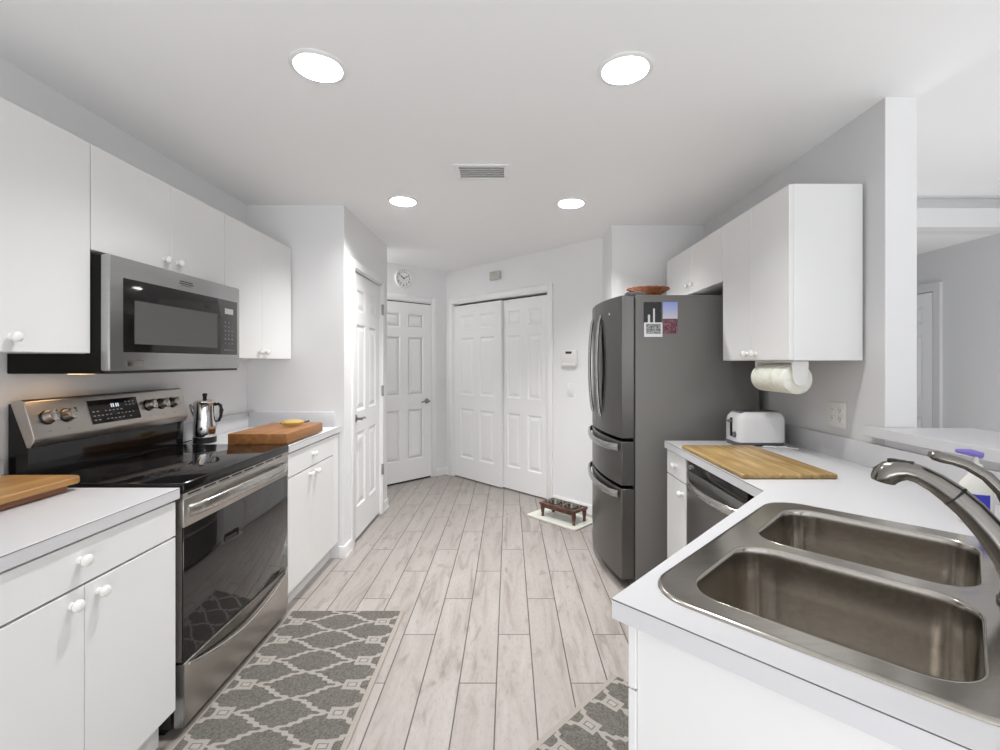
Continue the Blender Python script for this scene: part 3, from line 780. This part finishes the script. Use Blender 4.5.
mb = MB(); mb.tube(pth, rd, 10); obj('drawer_pull', mb, 'steel', dw, ang=60)
mb = MB()                                          # dark hollow over the crescent pull
top = [(RY0+0.03+k/(n-1)*(RY1-RY0-0.06), 0.2665) for k in range(n)]; bot = [(p[1], p[2]) for p in pth]
a = [Vector((-1.1672, y, z)) for y, z in top]; b = [Vector((-1.1672, y, z)) for y, z in bot]
mb.loops([a, b], False, False, closed=False)
obj('pull_recess', mb, 'nickel', dw, smooth=False)
obj('side_trim', MB().box(-1.20, -1.166, RY0-0.001, RY0+0.004, 0.042, 0.268), 'fhandle', root, smooth=False)

# ------------------------------------------------------------------ microwave
root = thing('microwave', (-1.62, 2.04, 1.315), 'stainless over-the-range microwave with dark glass door', 'microwave')
obj('body', MB().box(-1.806, -1.462, 1.664, 2.458, 1.312, 1.742, 0.004), 'mwside', root)
fr = obj('front_frame', MB().box(-1.466, -1.432, 1.660, 2.462, 1.322, 1.744, 0.006), 'mwsteel', root)
g1 = obj('door_glass', MB().box(-1.44, -1.4305, 1.718, 2.436, 1.392, 1.668, 0.001), 'blackg', root)
obj('window', MB().box(-1.4302, -1.4296, 1.768, 2.270, 1.424, 1.590), 'mwwin', g1, smooth=False)
mb = MB()
for r_ in range(6):
    for c in range(3):
        y = 2.335+c*0.028; z = 1.555-r_*0.021
        mb.box(-1.4304, -1.4299, y-0.007, y+0.007, z-0.004, z+0.004)
mb.box(-1.4304, -1.4299, 2.322, 2.402, 1.412, 1.418)
cp = obj('keypad', mb, 'greyp', g1, smooth=False)
obj('display', MB().box(-1.4304, -1.4298, 2.33, 2.40, 1.598, 1.626), 'print', g1, smooth=False)
obj('badge', MB().box(-1.4318, -1.4300, 1.735, 1.815, 1.338, 1.362, 0.001), 'nickel', fr)
mb = MB().box(-1.4318, -1.4308, 2.015, 2.095, 1.706, 1.710).box(-1.4318, -1.4308, 2.010, 2.10, 1.697, 1.701).box(-1.4318, -1.4308, 2.02, 2.085, 1.690, 1.692)
obj('nameplate_bars', mb, 'dark', fr, smooth=False)
obj('bottom_grille', MB().box(-1.46, -1.44, 1.668, 2.452, 1.312, 1.322), 'black', root, smooth=False)
obj('cooktop_lamp', MB().box(-1.66, -1.60, 1.74, 1.84, 1.3085, 1.3118, 0.001), 'warm', root)
l = bpy.data.lights.new('cooktop_lamp_light', 'AREA'); l.shape = 'RECTANGLE'; l.size = 0.06; l.size_y = 0.10; l.energy = 0.22; l.color = (1.0, 0.62, 0.32)
lo = bpy.data.objects.new('cooktop_lamp_light', l); C.objects.link(lo); lo.location = (-1.63, 1.79, 1.3075)

# ------------------------------------------------------------------ refrigerator
FY0, FY1 = 2.74, 3.65
root = thing('refrigerator', (1.1, 3.195, 0), 'dark stainless french-door refrigerator with two bottom drawers', 'refrigerator')
obj('cabinet', MB().box(0.748, 1.485, FY0, FY1, 0.06, 1.752, 0.006).box(0.80, 1.47, FY0+0.02, FY1-0.02, 0.0, 0.06), 'fside', root)
def fx(y):                                          # curved front
    t = (y-FY0)/(FY1-FY0); return 0.668-0.066*(1-(2*t-1)**2)**0.9 if 0 < t < 1 else 0.668
def fdoor(name, y0, y1, z0, z1, parent):
    n = 14; ys = [y0+(y1-y0)*k/n for k in range(n+1)]
    pts = [(fx(y), y) for y in ys] + [(0.742, y1), (0.742, y0)]
    return obj(name, MB().prism(pts, z0, z1), 'slate', parent, ang=30, bevel=0.004)
ym = (FY0+FY1)/2
dn = fdoor('door', FY0+0.002, ym-0.002, 0.902, 1.750, root)
df = fdoor('door', ym+0.002, FY1-0.002, 0.902, 1.750, root)
d1 = fdoor('drawer', FY0+0.002, FY1-0.002, 0.622, 0.882, root)
d2 = fdoor('drawer', FY0+0.002, FY1-0.002, 0.065, 0.602, root)
obj('door_gasket', MB().box(0.740, 0.750, FY0+0.01, FY1-0.01, 0.08, 1.74), 'dark', root, smooth=False)
mb = MB(); A = []; Bq = []
for k in range(21):
    t = k/20; hw = 0.055*math.sin(PI*t)**0.8+0.001
    A.append(Vector((fx(3.005-hw)-0.0015, 3.005-hw, 1.03+t*0.60))); Bq.append(Vector((fx(3.005+hw)-0.0015, 3.005+hw, 1.03+t*0.60)))
mb.loops([A, Bq], False, False, closed=False); obj('handle_recess_shade', mb, 'blackg', dn, smooth=False)  # black sheet: recess and shadow behind the handle put into colour
for dd, y, s in ((dn, ym-0.135, 0), (df, ym+0.135, 0)):
    n = 19; pth = []; rd = []; ft = []
    for k in range(n):
        t = k/(n-1); b = math.sin(PI*t)
        pth.append((fx(y)-0.002-0.026*b**0.6, y - s*0.045*(1-b), 1.00+t*0.66)); rd.append(0.010+0.002*b); ft.append(1.5)
    mb = MB(); mb.tube(pth, rd, 12, ft, up=(1, 0, 0)); obj('door_handle', mb, 'fhandle', dd, ang=60)
for dd, z in ((d1, 0.845), (d2, 0.565)):
    n = 25; pth = []; rd = []
    for k in range(n):
        t = k/(n-1); y = FY0+0.03+t*(FY1-FY0-0.06); b = min(1, math.sin(PI*t)*5)
        pth.append((fx(y)-0.002-0.020*b, y, z-0.015*math.sin(PI*t))); rd.append(0.022)
    mb = MB(); mb.tube(pth, rd, 12, 0.5); obj('drawer_handle', mb, 'fhandle', dd, ang=60)
obj('logo_plate', MB().lathe([(0.020, 0.0), (0.019, 0.002), (0.008, 0.003)], (fx(2.90), 2.90, 1.655), Matrix.Rotation(-PI/2, 4, 'Y') @ Matrix.Diagonal((0.45, 1, 1, 1)), 20), 'chrome', dn)
for y in (FY0+0.05, FY1-0.05): obj('hinge_cover', MB().box(0.70, 0.82, y-0.03, y+0.03, 1.752, 1.772, 0.006), 'greyp', root)

# things on the refrigerator's side and top
def card(name, label, x0, x1, z0, z1, m, lift=0.0005, cat='photo'):
    tag(obj(name, MB().box(x0, x1, FY0-lift-0.0012, FY0-lift, z0, z1), m, smooth=False), label, cat)
pz = lambda y: EYE+(362-y)*2.74/463
pxx = lambda x: (x-509)*2.74/463
card('photo_print', 'dark black and white snapshot of pale standing figures on the fridge side', pxx(643.5), pxx(661.5), pz(324), pz(302), make_photo('night_snapshot', 'night'))
card('photo_print', 'small white-bordered grey snapshot below the dark one on the fridge', pxx(644), pxx(662.3), pz(337), pz(322.5), make_photo('bordered_snapshot', 'instant'), 0.0022)
card('postcard', 'picture card with blue sky over a dark red field on the fridge side', pxx(662.8), pxx(677.5), pz(333.5), pz(302), make_photo('field_card', 'field'), cat='postcard')
root = thing('wicker_basket', (0.885, 2.95, 1.7535), 'shallow reddish brown woven basket lying on top of the refrigerator', 'basket')
mb = MB()
for k in range(6):
    r = 0.062+0.0135*k; z = 0.022+0.0085*k
    mb.tube([(r*1.0*math.cos(a*PI/16), r*0.8*math.sin(a*PI/16), z+0.002*(a % 2)) for a in range(33)], 0.0058, 8)
mb.lathe([(0.02, 0.016), (0.064, 0.020)], (0, 0, 0), 'Z', 24)
obj('bowl_weave', mb, 'basket', root, world=False)
obj('foot_ring', MB().lathe([(0.048, 0), (0.052, 0.003), (0.050, 0.018), (0.03, 0.019)], (0, 0, 0), 'Z', 24), 'basket', root, world=False)
tag(obj('serving_plate', MB().lathe([(0.045, 0), (0.09, 0.006), (0.125, 0.012), (0.126, 0.015), (0.09, 0.011), (0.04, 0.006)], (1.125, 2.98, 1.7535), 'Z', 32), 'porc'),
    'white plate lying flat on the refrigerator beside the woven basket', 'plate')

# ------------------------------------------------------------------ dishwasher
root = thing('dishwasher', (1.2, 2.035, 0), 'stainless dishwasher with bowed bar handle under the right worktop', 'dishwasher')
obj('tub', MB().box(0.93, 1.46, 1.735, 2.332, 0.10, 0.865, 0.003), 'black', root)
dd = obj('door_panel', MB().box(0.893, 0.93, 1.738, 2.330, 0.125, 0.815, 0.006), 'dwsteel', root)
obj('control_strip', MB().box(0.895, 0.935, 1.738, 2.330, 0.818, 0.862, 0.004), 'blackg', root)
obj('kick_plate', MB().box(0.95, 0.96, 1.738, 2.33, 0.0, 0.115), 'black', root, smooth=False)
n = 19; pth = []
for k in range(n):
    t = k/(n-1); pth.append((0.893-0.046*math.sin(PI*t)**0.6, 1.775+t*0.52, 0.765))
mb = MB(); mb.tube(pth, 0.017, 12, 0.45); obj('bar_handle', mb, 'steel', dd, ang=60)

# ------------------------------------------------------------------ toaster
root = thing('toaster', (1.325, 2.50, 0.9105), 'white two-slot toaster on the right worktop, lever end facing the aisle', 'toaster')
def tl(x, hw, h, rt):
    """cross-section in y,z at x: rounded shoulders"""
    p = []
    for (cy, cz, a0) in ((hw-rt, h-rt, 0), (-hw+rt, h-rt, PI/2)):
        for k in range(7): a = a0+PI/2*k/6; p.append(Vector((x, cy+rt*math.cos(a), cz+rt*math.sin(a))))
    p += [Vector((x, -hw, 0.022)), Vector((x, hw, 0.022))]
    return p
secs = [(-0.138, .060, .140, .030), (-0.132, .070, .158, .034), (-0.115, .077, .172, .036), (-0.085, .080, .180, .036), (0.10, .080, .180, .036), (0.122, .078, .176, .036), (0.135, .072, .165, .034), (0.14, .064, .155, .03)]
secs = [(q[0]*0.9,)+q[1:] for q in secs]
obj('shell', MB().loops([tl(*q) for q in secs]), 'toast', root, world=False, ang=50)
obj('base', MB().box(-0.126, 0.124, -0.072, 0.072, 0.006, 0.026, 0.008).box(-0.12, -0.09, -0.06, 0.06, 0, 0.008).box(0.09, 0.12, -0.06, 0.06, 0, 0.008), 'greyp', root, world=False)
obj('top_plate', MB().box(-0.100, 0.105, -0.050, 0.050, 0.172, 0.1825, 0.003), 'greyp', root, world=False)
mb = MB()
for y in (-0.024, 0.024): mb.box(-0.085, 0.09, y-0.013, y+0.013, 0.1815, 0.1832)
obj('bread_slots', mb, 'dark', root, world=False, smooth=False)
obj('lever_track', MB().box(-0.1275, -0.112, -0.012, 0.012, 0.045, 0.145, 0.003), 'black', root, world=False)
obj('lever', MB().box(-0.148, -0.122, -0.018, 0.018, 0.122, 0.134, 0.005), 'greyp', root, world=False)
obj('side_dial', MB().lathe([(0.016, 0), (0.015, 0.010), (0.008, 0.012)], (-0.122, -0.04, 0.06), '-X', 18), 'greyp', root, world=False)
tag(obj('power_cord', MB().tube([(1.474, 2.60, 0.93), (1.478, 2.52, 0.916), (1.470, 2.44, 0.9145), (1.43, 2.405, 0.9145), (1.36, 2.40, 0.9145), (1.32, 2.412, 0.9145), (1.345, 2.42, 0.9145), (1.42, 2.39, 0.9145), (1.465, 2.34, 0.9145)], 0.0035, 8), 'plast'),
    'thin white power cord lying loose on the worktop in front of the toaster', 'cord')

# ------------------------------------------------------------------ cutting boards, banana, percolator
def board_mesh(cx, cy, wx, wy, r, t, n=8):
    mb = MB(); e = min(0.004, t*0.25)
    ls = [[Vector((x, y, z)) for x, y in rrect(-wx/2+i, wx/2-i, -wy/2+i, wy/2-i, max(r-i, 0.001), n)] for i, z in ((e, 0), (0, e), (0, t-e), (e, t))]
    return mb.loops(ls)
o = obj('cutting_board', board_mesh(0, 0, 0.365, 0.62, 0.008, 0.018), 'bamboo', world=False, mtx=Matrix.Translation((1.067, 2.065, 0.9115)))
tag(o, 'long striped bamboo cutting board lying flat on the right worktop', 'cutting board')
o = obj('cutting_board', board_mesh(0, 0, 0.29, 0.50, 0.035, 0.024), 'board', world=False, mtx=Matrix.Translation((-1.636, 1.380, 0.9345)))
tag(o, 'light maple cutting board with rounded corners, upper one left of the range', 'cutting board')
o = obj('cutting_board', board_mesh(0, 0, 0.26, 0.46, 0.02, 0.0225), 'boardd', world=False, mtx=Matrix.Translation((-1.640, 1.365, 0.9112)))
tag(o, 'darker reddish board lying underneath the light maple cutting board', 'cutting board')
root = thing('butcher_block', (-1.337, 2.695, 0.911), 'thick square cherry butcher block on the worktop beyond the range', 'cutting board')
obj('block', MB().box(-0.158, 0.158, -0.235, 0.235, 0.007, 0.062, 0.003), 'block', root, world=False)
for sx_ in (-1, 1):
    for sy in (-1, 1): obj('foot', MB().lathe([(0.011, 0), (0.012, 0.003), (0.010, 0.0075)], (sx_*0.13, sy*0.2, 0), 'Z', 12), 'blackr', root, world=False)
root = thing('banana', (-1.29, 2.76, 0.9735), 'yellow banana lying on the butcher block', 'fruit', 0.5)
n = 15; pth = []; rd = []
for k in range(n):
    t = k/(n-1); a = -0.65+1.3*t
    pth.append((0.062*math.sin(a)/0.605, 0.06*(math.cos(a)-0.8)*-1, 0.021)); rd.append(0.006+0.015*math.sin(PI*min(max(t*1.05, 0), 1))**0.5)
mb = MB(); mb.tube(pth, rd, 6, 1.0); obj('peel', mb, 'banana', root, world=False, ang=25)
mb = MB(); mb.tube([pth[-1], (pth[-1][0]+0.012, pth[-1][1]+0.010, 0.020), (pth[-1][0]+0.032, pth[-1][1]+0.020, 0.023)], [0.006, 0.005, 0.006], 6); obj('stem', mb, 'bantip', root, world=False)
mb = MB(); mb.sphere(pth[0], 0.006); obj('tip', mb, 'bantip', root, world=False)

root = thing('percolator', (-1.682, 2.56, 0.9105), 'polished chrome coffee percolator with glass knob lid beside the range', 'coffee pot', 0.35)
obj('pot', MB().lathe([(0.053, 0.03), (0.055, 0.034), (0.0575, 0.06), (0.056, 0.10), (0.052, 0.15), (0.050, 0.19), (0.052, 0.214), (0.054, 0.220), (0.052, 0.223)], (0, 0, 0), 'Z', 32), 'chrome', root, world=False)
obj('base', MB().lathe([(0.052, 0), (0.056, 0.003), (0.057, 0.032), (0.052, 0.036)], (0, 0, 0), 'Z', 32), 'black', root, world=False)
lid = obj('lid', MB().lathe([(0.051, 0.222), (0.050, 0.228), (0.040, 0.234), (0.018, 0.237)], (0, 0, 0), 'Z', 28), 'chrome', root, world=False)
obj('lid_knob', MB().lathe([(0.012, 0.237), (0.009, 0.241), (0.010, 0.256), (0.013, 0.262), (0.011, 0.270), (0.006, 0.272)], (0, 0, 0), 'Z', 18), 'black', lid, world=False)
obj('handle', MB().tube([(0.046, 0, 0.205), (0.064, 0, 0.212), (0.076, 0, 0.202), (0.080, 0, 0.175), (0.076, 0, 0.14), (0.068, 0, 0.118), (0.056, 0, 0.115)], [0.008, 0.008, 0.009, 0.009, 0.008, 0.007, 0.006], 10, 1.3), 'black', root, world=False)
obj('spout', MB().tube([(-0.044, 0, 0.15), (-0.056, 0, 0.175), (-0.064, 0, 0.200), (-0.070, 0, 0.212)], [0.016, 0.012, 0.009, 0.007], 12), 'chrome', root, world=False)
tag(obj('power_cord', MB().tube([(-1.72, 2.512, 0.930), (-1.74, 2.500, 0.925), (-1.762, 2.485, 0.917), (-1.775, 2.475, 0.916), (-1.780, 2.468, 0.93), (-1.782, 2.466, 0.96)], 0.0032, 8), 'black'),
    'black power cord running from the percolator towards the range', 'cord')

# ------------------------------------------------------------------ paper towel
root = thing('paper_towel_holder', (1.29, 2.20, 1.362), 'white plastic under-cabinet paper towel holder', 'holder')
obj('mounting_plate', MB().box(1.255, 1.325, 2.055, 2.355, 1.352, 1.3615, 0.002), 'plast', root)
for y in (2.048, 2.350):
    T = Matrix.Translation((1.29, y, 0))
    pts = [(-0.037, 1.358), (0.037, 1.358), (0.033, 1.29)] + [(0.029*math.cos(a), 1.278-0.029*math.sin(a)) for a in [PI*k/8 for k in range(9)]] + [(-0.033, 1.29)]
    obj('arm', MB().xz([(1.287+px, pz_) for px, pz_ in pts], y-0.005, y+0.005), 'plast', root, bevel=0.001)
obj('spindle', MB().lathe([(0.016, 0), (0.016, 0.29)], (1.287, 2.055, 1.283), 'Y', 16), 'plast', root)
mb = MB(); A = Matrix.Translation((1.287, 2.062, 1.278)) @ Matrix.Rotation(-PI/2, 4, 'X')
mb.loops([[A @ Vector((r*math.cos(2*PI*i/40), r*math.sin(2*PI*i/40), z)) for i in range(40)] for r, z in ((0.019, 0), (0.064, 0), (0.067, 0.004), (0.067, 0.274), (0.064, 0.278), (0.019, 0.278), (0.019, 0))], False, False)
tag(obj('paper_towel_roll', mb, 'towel', ang=60), 'white embossed paper towel roll hanging below the right wall cabinet', 'paper towel')

# ------------------------------------------------------------------ outlets, switches, thermostat, clock, chime
def plate(F, x, z, w_, h_, label, name, cat, inner):
    root = thing(name, tuple(F @ Vector((x, 0, z))), label, cat)
    obj('cover_plate', MB().box(x-w_/2, x+w_/2, -0.006, -0.0005, z-h_/2, z+h_/2, 0.002, T=F), 'plast', root)
    inner(root, F, x, z)
def duplex(root, F, x, z):
    for dx, kind in ((-0.026, 'outlet'), (0.026, 'outlet')):
        for dz in (-0.021, 0.021):
            s_ = obj('socket', MB().box(x+dx-0.016, x+dx+0.016, -0.0085, -0.0055, z+dz-0.014, z+dz+0.014, 0.002, T=F), 'plast', root)
            mb = MB()
            for q in (-0.006, 0.006): mb.box(x+dx+q-0.0012, x+dx+q+0.0012, -0.0089, -0.008, z+dz-0.002, z+dz+0.007, T=F)
            mb.box(x+dx-0.002, x+dx+0.002, -0.0089, -0.008, z+dz-0.010, z+dz-0.006, T=F)
            obj('slots', mb, 'dark', s_, smooth=False)
def rocker(root, F, x, z):
    obj('rocker', MB().box(x-0.016, x+0.016, -0.010, -0.0055, z-0.033, z+0.033, 0.002, T=F), 'plast', root)
FW, _ = frame((XR, 3.78), (XR, 1.896))
plate(FW, 3.78-2.172, 1.108, 0.118, 0.118, 'white double electrical outlet on the wall above the right worktop', 'electrical_outlet', 'outlet', duplex)
def on_closet(px): r = (px-509)/463.; D = 4.85/(1+r); return math.hypot(r*D-CORN[0], D-CORN[1]), D
s1, D1 = on_closet(570.5)
plate(FC, s1, EYE-28*D1/463, 0.072, 0.118, 'white rocker light switch on the wall below the thermostat', 'light_switch', 'light switch', rocker)
rt = thing('thermostat', tuple(FC @ Vector((s1, 0, 1.39))), 'white thermostat with small dark screen right of the closet doors', 'thermostat')
obj('case', MB().box(s1-0.088, s1+0.088, -0.028, -0.0005, 1.325, 1.465, 0.006, T=FC), 'plast', rt)
obj('screen', MB().box(s1-0.035, s1+0.035, -0.0288, -0.0275, 1.430, 1.452, T=FC), 'lcd', rt, smooth=False)
obj('lower_lip', MB().box(s1-0.088, s1+0.088, -0.034, -0.02, 1.322, 1.345, 0.002, T=FC), 'plast', rt)
s2, D2 = on_closet(496.5)
rt = thing('door_chime', tuple(FC @ Vector((s2, 0, 2.30))), 'small pale beige chime box mounted above the closet doors', 'door chime')
zc = EYE+86*D2/463
obj('housing', MB().box(s2-0.075, s2+0.075, -0.04, -0.0005, zc-0.045, zc+0.045, 0.01, T=FC), 'chime', rt)
obj('chime_cover', MB().box(s2-0.06, s2+0.06, -0.046, -0.038, zc-0.032, zc+0.032, 0.004, T=FC), 'chime', rt)
def on_hall(px): r = (px-509)/463.; D = 6.373/(1-r); return LD-math.hypot(r*D-CORN[0], D-CORN[1]), D
s3, D3 = on_hall(443)
plate(FD, s3, EYE-22*D3/463, 0.072, 0.118, 'white light switch on the narrow wall between hall door and closet', 'light_switch', 'light switch', rocker)
s4, D4 = on_hall(403); zc = EYE+83.5*D4/463
rt = thing('wall_clock', tuple(FD @ Vector((s4, 0, zc))), 'round white wall clock with black numerals above the hall door', 'clock')
obj('rim', MB().lathe([(0.112, 0.0005), (0.112, 0.022), (0.106, 0.030), (0.100, 0.028), (0.098, 0.014)], (s4, 0, zc), '-Y', 40, cap1=False, T=FD), 'plast', rt)
obj('dial', MB().lathe([(0.099, 0.010), (0.099, 0.014)], (s4, 0, zc), '-Y', 40, T=FD), 'trim', rt)
mb = MB()
for h_ in range(1, 13):
    a = PI/2-h_*PI/6
    T = FD @ Matrix.Translation((s4+0.076*math.cos(a), -0.0145, zc+0.076*math.sin(a))) @ Matrix.Rotation(PI/2, 4, 'X')
    addmesh(mb, text_mesh(str(h_), 0.042), T)
obj('numerals', mb, 'black', rt, smooth=False)
def hand(name, ang, L, wd):
    T = FD @ Matrix.Translation((s4, -0.017, zc)) @ Matrix.Rotation(-ang, 4, 'Y') @ Matrix.Identity(4)
    obj(name, MB().box(-wd/2, wd/2, -0.001, 0.001, -0.012, L, T=FD @ Matrix.Translation((s4, -0.017, zc)) @ Matrix.Rotation(ang, 4, 'Y')), 'black', rt, smooth=False)
hand('hour_hand', math.radians(-58), 0.048, 0.009); hand('minute_hand', math.radians(60), 0.068, 0.006)

# ------------------------------------------------------------------ ceiling lights and vent
LN = [(-0.70, 1.70, 'recessed round ceiling light above the range, near left of the four'), (0.43, 1.715, 'recessed round ceiling light above the sink side, near right of the four'),
      (-0.714, 3.12, 'recessed round ceiling light near the pantry door, far left of the four'), (0.423, 3.16, 'recessed round ceiling light beside the refrigerator, far right of the four')]
first = None
for i, (lx, ly, lab) in enumerate(LN):
    if first is None:
        first = thing('ceiling_light', (lx, ly, H), lab, 'ceiling light', group='recessed ceiling lights')
        obj('trim_ring', MB().lathe([(0.084, -0.0005), (0.100, -0.0005), (0.101, -0.004), (0.096, -0.007), (0.084, -0.007), (0.0835, -0.003)], (0, 0, 0), 'Z', 40, False, False), 'trim', first, world=False)
        obj('baffle', MB().lathe([(0.084, -0.007), (0.083, 0.0), (0.060, 0.085)], (0, 0, 0), 'Z', 40, False, False), 'trim', first, world=False)
        obj('lens', MB().lathe([(0.0605, 0.083), (0.045, 0.079), (0.02, 0.077)], (0, 0, 0), 'Z', 40, False, True), 'lamp', first, world=False)
    else: dup(first, (lx, ly, H), 0, lab)
    l = bpy.data.lights.new('can_lamp', 'AREA'); l.shape = 'DISK'; l.size = 0.105; l.spread = math.radians(150); l.energy = 15 if i < 2 else 24; l.color = (1.0, 0.995, 0.985)
    lo = bpy.data.objects.new('can_lamp', l); C.objects.link(lo); lo.location = (lx, ly, H+0.074)
# holes in the ceiling for the cans
mb = MB()
for (lx, ly, _) in LN: mb.lathe([(0.084, -0.05), (0.084, 0.08)], (lx, ly, H), 'Z', 40)
cut = obj('can_cut', mb, 'ceil')
cl = bpy.data.objects['ceiling']
md = cl.modifiers.new('cans', 'BOOLEAN'); md.object = cut; md.operation = 'DIFFERENCE'; md.solver = 'EXACT'
bpy.context.view_layer.update()
me = bpy.data.meshes.new_from_object(cl.evaluated_get(bpy.context.evaluated_depsgraph_get()))
cl.modifiers.clear(); cl.data = me; bpy.data.objects.remove(cut)
root = thing('ceiling_vent', (-0.153, 2.635, H), 'white rectangular ceiling air vent with two slats, between the lights', 'vent')
mb = MB(); a, b = 0.155, 0.105
mb.box(-a, a, -b, -b+0.025, -0.010, -0.0005, 0.002).box(-a, a, b-0.025, b, -0.010, -0.0005, 0.002).box(-a, -a+0.03, -b+0.025, b-0.025, -0.010, -0.0005, 0.002).box(a-0.03, a, -b+0.025, b-0.025, -0.010, -0.0005, 0.002)
obj('frame', mb, 'trim', root, world=False)
obj('duct', MB().box(-a+0.03, a-0.03, -b+0.025, b-0.025, -0.0015, -0.0005), 'chime', root, world=False, smooth=False)
for k in range(6):
    y = -b+0.035+k*0.028
    T = Matrix.Translation((0, y, -0.006)) @ Matrix.Rotation(math.radians(35), 4, 'X')
    obj('slat', MB().box(-a+0.028, a-0.028, -0.011, 0.011, -0.0008, 0.0008, T=T), 'trim', root, world=False, smooth=False)

# ------------------------------------------------------------------ rugs
def rug(label, loc, rz, wx, wy):
    mb = MB(); t = 0.006
    ls = [[Vector((x, y, z)) for x, y in rrect(-wx/2+i, wx/2-i, -wy/2+i, wy/2-i, 0.006, 3)] for i, z in ((0, 0.0), (0, t-0.002), (0.002, t))]
    mb.loops(ls)
    o = obj('runner_rug', mb, 'rug', world=False, mtx=Matrix.Translation(loc) @ Matrix.Rotation(rz, 4, 'Z'))
    tag(o, label, 'rug')
rug('grey trellis-pattern runner rug on the floor in front of the range', (-0.878, 1.78, 0.001), 0, 0.625, 1.46)
c = FU @ Vector((0.36, 0.615-0.3125, 0.001))
rug('grey trellis-pattern rug lying diagonally in front of the sink cabinet', tuple(c), PI/4-PI/2, 0.625, 1.24)

# ------------------------------------------------------------------ pet feeder
fl_rz = -PI/4
root = thing('pet_feeder', (0.465, 3.975, 0.013), 'small brown wooden raised pet feeder with two bowls by the closet', 'pet feeder', fl_rz)
W_, D_ = 0.38, 0.19
mb = MB()
mb.box(-W_/2, W_/2, -D_/2, -D_/2+0.03, 0.100, 0.122, 0.004).box(-W_/2, W_/2, D_/2-0.03, D_/2, 0.100, 0.122, 0.004)
for x in (-W_/2, -0.016, W_/2-0.03): mb.box(x, x+0.03, -D_/2+0.03, D_/2-0.03, 0.100, 0.122, 0.004)
mb.box(-W_/2+0.01, W_/2-0.01, -D_/2+0.005, -D_/2+0.02, 0.080, 0.102, 0.003).box(-W_/2+0.01, W_/2-0.01, D_/2-0.02, D_/2-0.005, 0.080, 0.102, 0.003)
obj('stand', mb, 'feeder', root, world=False)
for x in (-W_/2+0.022, W_/2-0.022):
    for y in (-D_/2+0.022, D_/2-0.022):
        obj('leg', MB().lathe([(0.010, 0), (0.013, 0.006), (0.011, 0.02), (0.015, 0.045), (0.019, 0.075), (0.017, 0.10)], (x, y, 0), 'Z', 14), 'feeder', root, world=False)
for x in (-0.087, 0.087):
    obj('bowl', MB().lathe([(0.03, 0.075), (0.055, 0.08), (0.066, 0.118), (0.074, 0.124), (0.074, 0.127), (0.064, 0.124), (0.052, 0.09), (0.03, 0.085)], (x, 0, 0), 'Z', 28), 'nickel', root, world=False)
mtx = Matrix.Translation((0.455, 4.005, 0.0)) @ Matrix.Rotation(fl_rz, 4, 'Z')
mb = MB(); ls = [[Vector((x, y, z)) for x, y in rrect(-0.27+i, 0.27-i, -0.165+i, 0.165-i, 0.03, 6)] for i, z in ((0.004, 0.001), (0, 0.004), (0.0, 0.014), (0.004, 0.016), (0.012, 0.012))]
mb.loops(ls); tag(obj('feeding_mat', mb, 'mat', world=False, mtx=mtx), 'cream rounded mat on the floor under the wooden pet feeder', 'mat')
